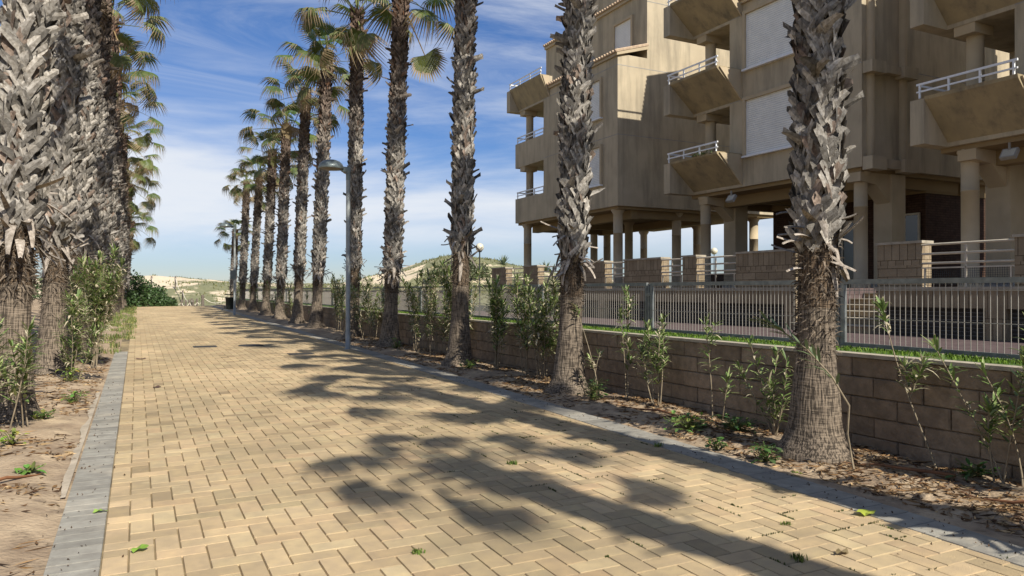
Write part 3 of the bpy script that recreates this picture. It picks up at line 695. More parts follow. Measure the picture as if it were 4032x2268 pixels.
def blades(b, x, y, z, n, h, sp, cols, wd=.006):
    for _ in range(n):
        a = random.uniform(0, 6.28); r = sp * random.random() ** .7; px, py = x + r * math.cos(a), y + r * math.sin(a); th = random.uniform(0, 6.28); l = random.uniform(.2, .8) * h; hh = h * random.uniform(.5, 1.1)
        dx, dy = math.cos(th), math.sin(th); c = random.choice(cols); q = random.uniform(.7, 1.3); c = tuple(v * q for v in c)
        b.add([(px - dy * wd, py + dx * wd, z - .01), (px + dy * wd, py - dx * wd, z - .01), (px + dx * l * .4 + dy * wd * .8, py + dy * l * .4 - dx * wd * .8, z + hh * .7), (px + dx * l * .4 - dy * wd * .8, py + dy * l * .4 + dx * wd * .8, z + hh * .7), (px + dx * l, py + dy * l, z + hh)], [(0, 1, 2, 3), (3, 2, 4)], c)
def bz(x, y): return float(bed_z(np.array(float(x)), np.array(float(y))))
b = MB()
for _ in range(800):
    y = random.uniform(19, 58); x = random.uniform(-1.0, .02 if y > 24 else -.3) - .1
    if (y < 26 and random.random() < .5) or float(vnoise(x * 1.5, y * .7, 8, 3)) < random.uniform(.35, .6): continue
    blades(b, x, y, bz(min(x, -.42), y), 12, random.uniform(.05, .20), .14, [(1.5, 1.0, 2.0), (1.1, .85, 1.3), (2.2, 1.3, 2.8), (2.6, 1.2, 3.0)], .010)
o = b.build('verge_grass', 'grass', uv=False); tag(o, 'rough green grass and weeds growing over the left edge of the far walkway', 'grass', kind='stuff')

def broad_weed(x, y, n, sz, label, c, hgt=.12, seed=0):
    rs = np.random.default_rng(seed); b = MB()
    for k in range(n):
        a = rs.uniform(0, 6.28); el = rs.uniform(.1, 1.2); r0 = rs.uniform(0, sz * .9); hz = rs.uniform(.01, hgt)
        b.tube([(0, 0, .0), (r0 * .6 * math.cos(a), r0 * .6 * math.sin(a), hz * .75), (r0 * math.cos(a), r0 * math.sin(a), hz + .004)], .0025, 3, (.14, .16, .05))
        ole_leaf(b, (r0 * math.cos(a), r0 * math.sin(a), hz), (math.cos(a + rs.uniform(-1, 1)), math.sin(a + rs.uniform(-1, 1)), el), (0, 0, 1), rs.uniform(.05, .10), rs.uniform(.012, .028), tuple(v * rs.uniform(.7, 1.4) for v in c), rs.uniform(.2, .8))
    o = b.build('weed', 'leaf', None, (x, y, bz(x, y)), uv=False); tag(o, label, 'weed', 'small weeds in the soil'); return o
gc, yc, dc = (.16, .26, .05), (.30, .36, .06), (.08, .14, .035)
for i, (x, y, n, sz, c, hg, lb) in enumerate([
    (5.55, 8.5, 90, .22, dc, .3, 'leafy weed clump at the right foot of the second palm'), (5.3, 6.25, 110, .28, gc, .16, 'wide low yellowish green weed in the soil between the two nearest palms'),
    (5.75, 6.0, 90, .24, dc, .14, 'dark green weed patch under the wall left of the big palm'), (5.12, 4.98, 60, .13, dc, .16, 'bluish weed at the left foot of the big foreground palm'),
    (5.05, 5.55, 34, .09, dc, .12, 'small weed by the kerb left of the big palm'), (5.95, 3.6, 60, .16, dc, .10, 'dark low weed under the loose oleander at the right'),
    (-.95, 9.9, 40, .14, gc, .08, 'feathery bright green weed nearest the leftmost palm'), (-.72, 11.2, 45, .16, gc, .14, 'green weed tuft near the middle of the left bed'),
    (-.9, 13.2, 50, .16, yc, .2, 'yellow green weed in front of the second left palm'), (-.8, 16.5, 60, .2, yc, .3, 'yellow green weed under the tall silvery oleander'),
    (-.95, 20.5, 80, .25, yc, .45, 'bright yellow green plant before the grassy verge'), (-.8, 7.2, 30, .12, gc, .05, 'flat green weed in the near left soil'),
    (-1.05, 8.4, 36, .14, yc, .14, 'pale grassy weed in front of the leftmost palm'), (5.6, 17.2, 60, .2, gc, .25, 'bright green weed by the fourth palm of the right row'), (5.5, 12.6, 50, .2, gc, .15, 'low weed at the foot of the third palm')]):
    broad_weed(x, y, n, sz, lb, c, hg, 900 + i)

# weeds and moss in the paving joints
b = MB()
for _ in range(150):
    y = random.uniform(1.9, 12); x = random.uniform(2.4, 4.6)
    if x < 3.2 and random.random() < .6: continue
    jx = round((x + .18) / W) * W - .18; jy = round(y / W) * W
    if random.random() < .5: x = jx
    else: y = jy
    for k in range(random.randint(2, 10)):
        xx, yy2 = (x, y + random.uniform(-.08, .08)) if x == jx else (x + random.uniform(-.09, .09), y)
        blades(b, xx, yy2, S * yy2, 4, .012, .008, [(.5, .33, .6), (.7, .5, .8), (1.0, .5, 1.2)], .003)
for x, y, h in ((3.45, 3.1, .05), (3.9, 3.6, .03), (2.05, 3.4, .03), (1.5, 4.2, .03), (4.62, 5.9, .06), (3.0, 5.9, .05)):
    blades(b, x, y, S * y, 45, h * .7, .05, [(1, .8, .9), (.7, .6, .6), (1.6, .9, 1.6)], .004)
o = b.build('joint_moss', 'grass', uv=False); tag(o, 'small moss and grass tufts growing in the paving joints', 'moss', kind='stuff')

# litter flakes and twigs over both beds (uncountable)
b = MB()
def flake(x, y, z, L, w_, c, lift=.02):
    a = random.uniform(0, 6.28); dx, dy = math.cos(a), math.sin(a); z1, z2 = z + random.uniform(.002, lift), z + random.uniform(.002, lift)
    b.add([(x - dx * L, y - dy * L, z1), (x + dy * w_, y - dx * w_, z + .008 + random.uniform(0, .012)), (x + dx * L, y + dy * L, z2), (x - dy * w_, y + dx * w_, z + random.uniform(0, .01))], [(0, 1, 2, 3)], c)
lc = [(.30, .20, .12), (.16, .10, .065), (.55, .42, .28), (.85, .72, .5), (.10, .07, .05), (.42, .30, .18)]
for _ in range(21000):
    if random.random() < .62:
        x = 5.05 + 1.2 * random.random() ** .85; y = 2.0 + 20 * random.random() ** 1.5; dn = float(vnoise(x * 1.5, y * 1.5, 15, 3))
    else:
        x = -.5 - 2.0 * random.random(); y = 3.0 + 15 * random.random() ** 1.1; dn = float(vnoise(x * 1.2, y * 1.2, 17, 3))
    if dn < random.uniform(.30, .56): continue
    c = random.choice(lc); q = random.uniform(.6, 1.3); z = bz(x, y)
    if random.random() < .35: flake(x, y, z, random.uniform(.03, .11), random.uniform(.002, .004), tuple(v * q for v in c))
    else: flake(x, y, z, random.uniform(.012, .045), random.uniform(.004, .012), tuple(v * q for v in c))
for _ in range(420):
    y = 2 + 12 * random.random() ** 1.3; x = (float(outer(y)) - .2 + random.gauss(0, .16)) if random.random() < .6 else (-.35 + random.gauss(0, .12))
    q = random.uniform(.5, 1.); z = S * y + .004; flake(x, y, z, random.uniform(.004, .012), random.uniform(.004, .008), tuple(v * q for v in (.2, .13, .08)), .006)
o = b.build('leaf_litter', 'litter', uv=False); tag(o, 'dry brown leaves, twigs and seeds strewn over the sandy soil', 'leaf litter', kind='stuff')
# dead palm stalks lying in the border
for i, (x, y, L, a, lb) in enumerate([(5.7, 4.1, .9, 1.9, 'fallen reddish palm stalk lying right of the big foreground palm'), (5.55, 7.3, 1.1, 1.7, 'fallen palm stalk lying between the two nearest palms'), (5.6, 3.1, .7, 1.75, 'fallen stalk at the foot of the right edge oleander clump'), (-.95, 5.0, .5, .6, 'short dark dry stick on the near left soil'), (-.85, 7.0, .55, .9, 'long thin dry stick across the left soil')]):
    bb = MB(); dx, dy = math.cos(a), math.sin(a); bb.tube([(x + dx * L * (t - .5), y + dy * L * (t - .5), bz(x + dx * L * (t - .5), y + dy * L * (t - .5)) + .025 + .02 * math.sin(t * 6)) for t in np.linspace(0, 1, 7)], [.016, .015, .014, .012, .010, .007, .003], 5, (.42, .24, .16))
    o = bb.build('palm_stalk', 'litter', None, uv=False, off=(x, y, 0), loc=(x, y, 0)); tag(o, lb, 'stalk', 'fallen palm stalks')
# fallen green and brown leaves on the paving and soil
FL = [(.02, 4.96, (.22, .36, .05), .055, 'green fallen leaf on the left part of the paving, nearest the camera'), (-.22, 5.9, (.25, .38, .06), .04, 'small green fallen leaf on the left kerb line'),
      (-.78, 4.35, (.42, .50, .08), .055, 'yellow green fallen leaf at the bottom left corner'), (-1.25, 6.6, (.30, .40, .08), .06, 'yellow green leaf patch lying on the left soil'),
      (4.55, 3.5, (.40, .45, .06), .075, 'curled yellow green leaf on the right kerb near the corner'), (5.0, 4.5, (.45, .52, .08), .05, 'yellow fallen leaf before the big palm base'),
      (3.75, 3.05, (.20, .15, .07), .05, 'small brown leaf on the paving at the right'), (.28, 12.6, (.12, .07, .05), .07, 'dark curled brown leaf on the left side of the paving'), (.08, 17.5, (.16, .09, .06), .12, 'long brown dry leaf at the left paving edge farther up'),
      (-1.5, 5.2, (.20, .32, .06), .04, 'green fallen leaf at the left picture edge')]
for i, (x, y, c, sz, lb) in enumerate(FL):
    bb = MB(); z = (bz(x, y) if (x < -.47 or x > 5.06) else S * y) + .004; rs = np.random.default_rng(i)
    ang = rs.uniform(0, 6.28); vs = [(0, 0, .012)]; nn = 12
    for k in range(nn):
        a = 2 * math.pi * k / nn; r = sz * (1 - .35 * abs(math.sin(a))) * rs.uniform(.75, 1.1); vs.append((r * math.cos(a + ang) * 1.2, r * math.sin(a + ang), rs.uniform(.0, .028)))
    bb.add(vs, [(0, 1 + k, 1 + (k + 1) % nn) for k in range(nn)], c); o = bb.build('fallen_leaf', 'leaf', None, (x, y, z), uv=False); tag(o, lb, 'leaf', 'fallen leaves on the ground')

# ================================================================== COVERS
def cover_plate(x, y, w_, d_, lb, round_=False):
    bb = MB(); z = 0.003
    if round_: bb.lathe([(0.0001, .012), (w_ / 2 - .03, .012), (w_ / 2 - .02, .006), (w_ / 2, .012), (w_ / 2, -.01)], 0, 0, 28)
    else:
        bb.box(-w_ / 2, w_ / 2, -d_ / 2, d_ / 2, -.02, .008)
        for k in range(7): bb.box(-w_ / 2 + .03, w_ / 2 - .03, -d_ / 2 + .03 + k * (d_ - .08) / 7, -d_ / 2 + .05 + k * (d_ - .08) / 7, .009, .013)
    o = bb.build('manhole_cover', 'iron', None, (x, y, gzf(x, y) + z)); o.rotation_euler[0] = math.atan(S); tag(o, lb, 'manhole cover', 'iron covers in the walkway')
cover_plate(3.35, 17.3, .55, .4, 'square iron cover in the paving just before the near lamp')
cover_plate(1.55, 20.3, .55, .45, 'rectangular iron cover at the tip of the palm shadows')
cover_plate(2.65, 20.2, .62, .6, 'round iron manhole cover left of the near lamp', True)

# ================================================================== BLOCK WALL, LAWN, FENCE
t = thing('block_wall', 'low tan wall of rough concrete blocks with pale cap beside the walkway', 'wall', (6.3, 0, 0))
b = MB(); WX = 0.0; y1w, top = 60., .95
CH = .19; BL = .5; random.seed(3)
for r in range(6):
    z0 = top - CH * (r + 1); y = -8 - (r % 2) * BL / 2
    while y < y1w:
        q = 1 + random.gauss(0, .10); gq = .0025; j = random.uniform(-.010, .010)
        v = [(j, y + gq, z0 + gq), (j, y + BL - gq, z0 + gq), (j, y + BL - gq, z0 + CH - gq), (j, y + gq, z0 + CH - gq)]
        i_ = .009; vi = [(j - .012, y + gq + i_, z0 + gq + i_), (j - .012, y + BL - gq - i_, z0 + gq + i_), (j - .012, y + BL - gq - i_, z0 + CH - gq - i_), (j - .012, y + gq + i_, z0 + CH - gq - i_)]
        bk = [(.05, p[1], p[2]) for p in v]
        b.add(v + vi + bk, [(4, 7, 6, 5), (0, 4, 5, 1), (1, 5, 6, 2), (2, 6, 7, 3), (3, 7, 4, 0), (8, 0, 1, 9), (9, 1, 2, 10), (10, 2, 3, 11), (11, 3, 0, 8)], (q, q, q)); y += BL
b.build('blocks', 'block', t, uv=False)
b = MB(); b.box(.012, .2, -8, y1w, -.3, top - .005, (.5, .5, .5)); b.build('mortar', 'block', t, uv=False)
b = MB(); b.box(-.035, .12, -8, y1w, top, top + .035); b.build('cap', 'cap', t)
b = MB(); b.box(6.42, 7.0, -8, 60, .3, .985); o = b.build('lawn', 'lawn', uv=False); tag(o, kind='structure')
b = MB()
for _ in range(9000):
    y = 2 + 26 * random.random() ** 1.6; x = random.uniform(6.43, 6.83); blades(b, x, y, .985, 1, random.uniform(.02, .045), .005, [(1.1, .95, .7), (.8, .75, .5), (1.4, 1.1, 1.0)], .006)
o = b.build('lawn_grass', 'grass', uv=False); tag(o, 'thin strip of bright green turf between the block wall and the metal fence', 'grass', kind='stuff')
b = MB(); b.box(7.0, 7.12, -8, 60, .3, .975); o = b.build('fence_footing', 'cap', uv=False); tag(o, kind='structure')
b = MB(); b.box(7.12, 13.5, -8, 46, .2, .72); o = b.build('patio', 'patio'); tag(o, kind='structure')

FX = 6.87; F0, F1 = 1.00, 1.72
t = thing('metal_fence', 'galvanised steel bar fence in framed panels on the lawn edge', 'fence', (FX, 0, 0))
py_ = 5.62 - 3.36 * 3; k = 0
while py_ < 60:
    p0, p1 = py_ + .045, py_ + 3.36 - .045
    fr = MB()
    fr.box(-.02, .02, p0, p1, F1 - .05, F1); fr.box(-.02, .02, p0, p1, F0, F0 + .04); fr.box(-.02, .02, p0, p0 + .045, F0 + .04, F1 - .05); fr.box(-.02, .02, p1 - .045, p1, F0 + .04, F1 - .05)
    pf = fr.build('panel_frame', 'galv', t)
    if -2 < py_ < 34:
        br_ = MB(); n = 54
        for i in range(1, n):
            y = p0 + .04 + (p1 - p0 - .08) * i / n; br_.add([(dx, y + dy, z) for z in (F0 + .04, F1 - .05) for dx, dy in ((-.0026, -.0026), (.0026, -.0026), (.0026, .0026), (-.0026, .0026))], [(0, 1, 5, 4), (1, 2, 6, 5), (2, 3, 7, 6), (3, 0, 4, 7)])
        br_.box(-.009, -.003, p0 + .04, p1 - .04, F0 + .30, F0 + .308); br_.box(-.009, -.003, p0 + .04, p1 - .04, F1 - .12, F1 - .112)
        br_.build('bars', 'bar', pf, uv=False)
    else:
        br_ = MB(); n = 40
        for i in range(1, n):
            y = p0 + .04 + (p1 - p0 - .08) * i / n; br_.box(-.005, .005, y - .006, y + .006, F0 + .04, F1 - .05)
        br_.build('bars', 'bar', pf, uv=False)
    po = MB()
    po.box(-.018, .018, py_ - .018, py_ + .018, .95, F1 - .02); po.box(-.024, .024, py_ - .045, py_ + .045, F0 + .10, F0 + .14); po.box(-.024, .024, py_ - .045, py_ + .045, F1 - .20, F1 - .16)
    po.build('post', 'galv', t)
    py_ += 3.36

# beige garden wall of the neighbour
t = thing('garden_wall', 'plain beige rendered wall behind the far part of the fence', 'wall', (8.6, 0, 0))
b = MB(); b.box(0, .2, 21, 58, .2, 1.55); b.build('wall', 'stucco_plain', t)
b = MB(); b.box(-.03, .23, 21, 58, 1.55, 1.60); b.build('cap', 'cap', t)

# ================================================================== TERRACE (podium of the flats)
TX = 13.5; TF = 1.66
t = thing('terrace', 'raised stone faced terrace with parapets, railings and louvred basement vents under the flats', 'terrace', (TX, 0, 0))
b = MB(); b.box(.35, 16, -8, 10.1, .1, TF); b.box(3.3, 16, 10.1, 12.2, .1, TF - .003); b.box(.35, 16, 12.2, 28.5, .1, TF); b.box(3.6, 14, 28.5, 35.5, .1, TF); b.build('floor_slab', 'patio', t)
b = MB()
for y0, y1 in ((-8, 10.1), (12.2, 28.5)):
    b.box(0, .35, y0, y1, 1.28, 1.62); b.box(0, .35, y0, y1, .1, .70)
    y = y0
    while y < y1 - .1: b.box(0.002, .35, y, min(y + .35, y1), .70, 1.28); y += 2.6
b.build('retaining_wall', 'stonev', t)
b = MB()
for y0, y1 in ((-8, 10.1), (12.2, 28.5)): b.box(-.06, .4, y0 - .02, y1 + .02, 1.621, 1.67)
b.build('ledge', 'cap', t)
for y0, y1 in ((-8, 10.1), (12.2, 28.5)):
    y = y0 + .35
    while y < y1 - .4:
        b = MB(); b.box(.14, .2, y, min(y + 2.25, y1 - .1), .70, 1.28); b.build('vent', 'vent', t); y += 2.6
segs = [(-8, 3.2), (6.2, 7.45), (9.15, 10.1), (12.2, 14.1), (15.6, 16.15), (17.1, 18.9), (20.0, 22.2), (24.5, 25.6), (27.2, 28.5)]
for i, (y0, y1) in enumerate(segs):
    b = MB(); b.box(-.003, .30, y0, y1, 1.671, 2.10); p = b.build('parapet', 'stone', t)
    b = MB(); b.box(-.004, .301, y0, y1, 2.10, 2.52); b.build('upright_course', 'stonev', p)
    b = MB(); b.box(-.03, .33, y0 - .03, y1 + .03, 2.52, 2.57); b.build('coping', 'cap', p)
for (y0, y1) in [(3.2, 6.2), (7.45, 9.15), (14.1, 15.6), (16.15, 17.1), (18.9, 20.0), (22.2, 24.5), (25.6, 27.2)]:
    b = MB()
    for z in (2.48, 2.30, 2.12): b.tube([(.02, y0 + .0, z), (.02, y1 - .0, z)], .022, 8)
    b.box(.0, .03, y0, y1, 2.02, 2.045); b.box(.0, .03, y0 + .05, y0 + .08, 1.67, 2.02); b.box(.0, .03, (y0 + y1) / 2 - .012, (y0 + y1) / 2 + .012, 1.67, 2.45); b.box(.0, .03, y1 - .08, y1 - .05, 1.67, 2.02)
    r_ = b.build('railing', 'cream', t)
    b = MB(); y = y0 + .09
    while y < y1 - .09: b.box(.012, .016, y, y + .005, 1.70, 2.02); y += .04
    z = 1.72
    while z < 2.02: b.box(.0161, .019, y0 + .08, y1 - .08, z, z + .005); z += .04
    b.build('mesh_screen', 'dark', r_, uv=False)
b = MB()
for i in range(7):
    b.box(-.2 + i * .5, 3.3 + .0, 10.12, 12.18, .5 if i == 0 else .72 + i * .134, .72 + (i + 1) * .134 - .0)
b.build('stairs', 'stone', t)
b = MB()
for i in range(7): b.box(-.23 + i * .5, .1 + i * .5 + .17, 10.11, 12.19, .72 + (i + 1) * .134 + .001, .72 + (i + 1) * .134 + .02)
b.build('stair_treads', 'cap', t)
# far side parapets
b = MB(); b.box(12.2, 12.4, 24, 30.5, TF + .002, 2.45); b.box(12.2, 12.4, 33, 36, TF + .002, 2.45); b.build('rear_parapet', 'brick', t)

# ================================================================== BUILDINGS
FLR = [5.1, 7.95, 10.8, 13.65, 16.5]
def module(X, y0, y1, yl, fin, cen, label, plain_low=False, xe=26., ups=19.1, shutters=(), core=None, eave=14.3, core_win=False, third=True, roofy=None):
    """y0..y1 solid block, y1..yl open balconies; X street face; ups = face of the set-back upper floors"""
    t = thing('apartment_building', label, 'building', (X, y0, 0), 'beige apartment blocks with pillars'); ox, oy = X, y0
    def bd(b, n, m, par=None): return b.build(n, m, par or t, off=(ox, oy, 0))
    Zt = 11.35
    b = MB()
    b.box(X, xe, y0, y1, 5.1, Zt); b.box(X + 3.2, xe, y1, yl, 5.1, Zt)
    b.box(ups, xe, y0 + .003, yl - .6, Zt, eave)
    if third: b.box(ups + 1.5, xe, y0 + .006, yl - 1.5, eave, 17.3)
    bd(b, 'wall', 'stucco')
    # grooves
    b = MB()
    for z in (8.02, 10.88): b.box(X - .004, X + .02, y0 - .004, y1, z, z + .03); b.box(X + .02, xe, y0 - .004, y0 + .01, z, z + .03)
    b.box(ups, xe, y0 - .003, y0 + .01, 13.75, 13.78)
    bd(b, 'groove', 'grey')
    # soffit with drip edge
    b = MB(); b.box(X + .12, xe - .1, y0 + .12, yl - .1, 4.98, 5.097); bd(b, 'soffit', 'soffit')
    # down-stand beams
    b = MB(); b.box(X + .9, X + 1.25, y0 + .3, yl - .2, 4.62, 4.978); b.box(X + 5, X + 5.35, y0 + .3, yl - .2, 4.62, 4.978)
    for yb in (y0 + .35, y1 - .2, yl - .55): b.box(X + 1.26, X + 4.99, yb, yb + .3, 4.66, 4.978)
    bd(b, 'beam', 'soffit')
    # roof copings of curved tiles
    def tiles(xa, ya0, ya1, z, rise, run, nm):
        b = MB(); b.add([(xa - .16, ya0 - .12, z), (xa - .16, ya1, z), (xa + run, ya1, z + rise), (xa + run, ya0 - .12, z + rise), (xa - .16, ya0 - .12, z - .05), (xa - .16, ya1, z - .05), (xa + run, ya1, z + rise - .05), (xa + run, ya0 - .12, z + rise - .05)], [(0, 3, 2, 1), (4, 5, 6, 7), (0, 1, 5, 4), (3, 0, 4, 7), (1, 2, 6, 5), (2, 3, 7, 6)])
        y = ya0 - .05
        while y < ya1:
            b.tube([(xa - .19, y, z + .02), (xa + run, y, z + rise + .02)], .055, 7); y += .2
        return bd(b, nm, 'tile')
    tiles(X, y0, y1, Zt + .06, .5, ups - X, 'tile_roof'); tiles(ups, y0, yl - .6, eave + .06, .45, 1.5, 'tile_roof')
    b = MB(); b.prism([(X - .1, Zt - .10), (X - .1, Zt + .04), (ups, Zt + .5), (ups, Zt + .36)], 'y', y0 - .1, y0 - .002); b.box(X - .1, X - .002, y0, y1, Zt - .1, Zt + .04); b.box(ups - .1, ups - .002, y0, yl - .6, eave - .12, eave + .03)
    bd(b, 'cornice', 'stucco_plain')
    if third: tiles(ups + 1.5, y0, yl - 1.5, 17.36, .6, 2.5, 'tile_roof')
    # windows with roller shutters
    for (xf, a0, a1, z0, z1) in shutters:
        b = MB(); wd = .11
        b.box(xf - .10, xf + .0, a0 - wd, a1 + wd, z1, z1 + wd); b.box(xf - .10, xf, a0 - wd, a0, z0, z1); b.box(xf - .10, xf, a1, a1 + wd, z0, z1)
        wn = bd(b, 'window', 'stucco_plain')
        b = MB(); b.box(xf - .14, xf + .0, a0 - wd, a1 + wd, z0 - .06, z0); s1 = b.build('sill', 'white_paint', wn, off=(ox, oy, 0))
        b = MB(); b.box(xf - .014, xf - .001, a0, a1, z0, z1); b.build('shutter', 'shutter', wn, off=(ox, oy, 0))
        b = MB(); b.box(xf - .024, xf - .001, a0, a0 + .03, z0, z1); b.box(xf - .024, xf - .001, a1 - .03, a1, z0, z1); b.box(xf - .024, xf - .0145, a0 + .03, a1 - .03, z0, z0 + .05); b.build('guide_rail', 'white_paint', wn, off=(ox, oy, 0))
    # balconies
    for k, zf in enumerate((5.1, 7.95, 10.8)):
        b = MB(); b.box(X, X + 3.2, y1, yl, zf, zf + .22)
        if plain_low and k < 2:
            b.box(X, X + .14, y1, yl, zf + .22, zf + 1.25); b.box(X + .14, X + 3.2, yl - .14, yl, zf + .22, zf + 1.25)
            bal = bd(b, 'balcony', 'stucco')
            rz0 = zf + 1.25; xr, ya, yb = X + .07, y1 + .05, yl - .05
        else:
            b.box(X, X + .14, y1 - .6, yl, zf + .22, zf + 1.08); b.box(X + .14, X + 3.2, yl - .14, yl, zf + .22, zf + 1.08)
            b.box(fin, X, yl - .35, yl, zf, zf + 1.08)
            bal = bd(b, 'balcony', 'stucco')
            b = MB(); b.prism([(X - .002, zf + .10), (X - .002, zf + 1.12), (fin, zf + 1.12), (fin + .02, zf + 1.04)], 'y', y1 - .55, yl - .352)
            b.build('planter', 'planter', bal, off=(ox, oy, 0))
            b = MB(); b.prism([(X - .003, zf + .04), (X - .003, zf + 1.08), (fin + .1, zf + 1.08)], 'y', y1 - .60, y1 - .552); b.build('planter_end', 'stucco_plain', bal, off=(ox, oy, 0))
            rz0 = zf + 1.12; xr, ya, yb = fin + .1, y1 - .5, yl - .1
        b = MB(); H_ = .36
        b.box(xr - .02, xr + .02, ya, yb, rz0 + H_ - .05, rz0 + H_); b.box(xr - .015, xr + .015, ya, yb, rz0 + H_ - .22, rz0 + H_ - .18)
        n = 4
        for i in range(n):
            y = ya + .08 + (yb - ya - .16) * i / (n - 1); b.box(xr - .02, xr + .02, y - .02, y + .02, rz0, rz0 + H_ - .05)
        b.box(xr + .02, X + 2.6, yb - .02, yb + .02, rz0 + H_ - .05, rz0 + H_)
        b.build('railing', 'white_paint', bal, off=(ox, oy, 0))
    b = MB(); b.box(X, X + 3.2, y1, yl, Zt + .72, Zt + .74)
    # balcony column through the storeys
    b = MB()
    for zf in (5.32, 8.17): b.lathe([(.19, zf), (.19, 7.95 if zf < 6 else 10.8)], X + .45, yl - .75, 20)
    b.box(X + .02, X + .75, yl - 1.0, yl - .5, 7.72, 7.949); b.box(X + .02, X + .75, yl - 1.0, yl - .5, 10.57, 10.799)
    bd(b, 'balcony_column', 'stucco_plain')
    # ground columns
    for (cx_, cy_, r_) in cen:
        b = MB(); b.lathe([(.26, TF), (.26, TF + .14), (r_, TF + .141), (r_, 4.0), (r_ + .006, 4.001), (r_ + .006, 4.02), (r_, 4.021), (r_, 4.80), (r_ + .09, 4.95), (r_ + .09, 5.0)], cx_, cy_, 24); bd(b, 'column', 'stucco_plain')
    # square pier with haunch tied to the street column
    for yc_ in (yl - .75, y0 + .35) if not plain_low else ():
        b = MB(); b.box(X + 1.35, X + 1.95, yc_ - .3, yc_ + .3, TF, 4.979); b.prism([(X + .1, 4.979), (X + 1.35, 4.979), (X + 1.35, 4.15), (X + .75, 4.66), (X + .1, 4.72)], 'y', yc_ - .22, yc_ + .22)
        bd(b, 'pier', 'stucco_plain')
        b = MB(); b.box(X + 1.30, X + 2.0, yc_ - .35, yc_ + .35, TF, TF + .22); bd(b, 'plinth', 'grey')
    if not plain_low:
        # engaged half columns on the side facing the camera
        b = MB()
        for xc in (X + .32, X + 1.72):
            b.lathe([(.13, 5.37), (.13, 7.72)], xc, y0 - .02, 18); b.lathe([(.13, 8.05), (.13, 10.6)], xc, y0 - .02, 18)
        bd(b, 'half_column', 'stucco_plain')
        for z0, z1 in ((5.0, 5.37), (7.72, 8.05), (10.6, 10.9)):
            b = MB(); b.box(X + .02, X + .62, y0 - .32, y0 - .005, z0, z1); b.box(X + 1.42, X + 2.02, y0 - .32, y0 - .005, z0, z1); b.box(X + .62, X + 1.42, y0 - .2, y0 - .005, z0 + .08, z1 - .03)
            bd(b, 'string_course', 'stucco')
    if core:
        b = MB(); b.box(*core, TF, 4.6); bd(b, 'ground_floor_wall', 'brick')
        b = MB(); b.box(core[0] - .03, core[1], core[2] - .03, core[3] + .03, 4.6, 4.977); bd(b, 'lintel_band', 'soffit')
    return t, bd
A_cols = [(18.0, 25.65, .2), (21.1, 25.65, .2), (21.7, 30.0, .2), (17.95, 33.6, .2), (22.6, 34.5, .2), (23.4, 34.4, .2), (26.0, 34.5, .2), (26.2, 30.2, .2), (25.8, 25.8, .2)]
A, bdA = module(17.6, 25.1, 31.3, 34.3, 17.1, A_cols, 'farthest beige apartment block, on tall round pillars with sky showing underneath', plain_low=True, xe=26.6,
    shutters=[(17.6, 26.3, 28.1, 6.1, 7.7), (17.6, 26.3, 28.1, 8.95, 10.55), (19.1, 26.15, 27.4, 11.95, 13.4), (20.6, 27.3, 28.8, 15.0, 16.5)])
b = MB(); b.prism([(29.35 + .28 * math.cos(a), 12.35 + .28 * math.sin(a)) for a in np.linspace(0, math.pi, 9)] + [(29.07, 11.95), (29.63, 11.95)], 'x', 19.06, 19.098); bdA(b, 'niche', 'grey')
B_cols = [(18.5, 20.85, .185), (18.6, 14.45, .185), (25.5, 20.8, .2)]
B, bdB = module(18.2, 14.1, 19.3, 21.5, 17.1, B_cols, 'middle beige apartment block with two large white shutters behind the big foreground palm', xe=26.,
    shutters=[(18.2, 15.1, 18.5, 6.1, 7.95), (18.2, 15.1, 18.5, 9.0, 10.85)], core=(21.6, 25.5, 14.5, 20.6), ups=19.9, eave=14.2, third=False)
C_cols = [(18.0, 10.95, .195), (18.0, 5.0, .195)]
C, bdC = module(17.6, 4.6, 9.7, 11.6, 16.7, C_cols, 'nearest beige apartment block, cut by the right picture edge, with planter balconies', xe=25.,
    shutters=[(17.6, 5.5, 8.2, 6.1, 7.9)], core=(21.6, 24.6, 9.0, 11.4), ups=19.6, eave=13.4, third=False)
# dark glazed doors and windows under the blocks
for (bdx, x, y0_, y1_, z0, z1) in ((bdB, 21.56, 14.7, 15.9, 2.6, 3.95), (bdB, 21.56, 17.0, 17.9, TF + .02, 3.9), (bdC, 21.56, 9.6, 10.8, 2.4, 3.9)):
    b = MB(); b.box(x - .05, x, y0_ - .06, y1_ + .06, z1, z1 + .06); b.box(x - .05, x, y0_ - .06, y1_ + .06, z0 - .06, z0); b.box(x - .05, x, y0_ - .06, y0_, z0, z1); b.box(x - .05, x, y1_, y1_ + .06, z0, z1); b.box(x - .045, x, (y0_ + y1_) / 2 - .03, (y0_ + y1_) / 2 + .03, z0, z1)
    f = bdx(b, 'window', 'cream'); b = MB(); b.box(x - .02, x - .005, y0_, y1_, z0, z1); bdx(b, 'glass', 'glass', f)
# loggia back walls: glazed doors
for bdx, X_, y1_, yl_ in ((bdB, 17.9, 19.3, 21.5), (bdC, 17.6, 9.7, 11.6)):
    for zf in (5.32, 8.17):
        b = MB(); b.box(X_ + 3.14, X_ + 3.199, y1_ + .3, yl_ - .5, zf + 2.1, zf + 2.2); b.box(X_ + 3.14, X_ + 3.199, y1_ + .3, y1_ + .38, zf, zf + 2.1); b.box(X_ + 3.14, X_ + 3.199, yl_ - .58, yl_ - .5, zf, zf + 2.1)
        f = bdx(b, 'balcony_door', 'cream'); b = MB(); b.box(X_ + 3.17, X_ + 3.198, y1_ + .38, yl_ - .58, zf, zf + 2.1); bdx(b, 'glass', 'glass', f)
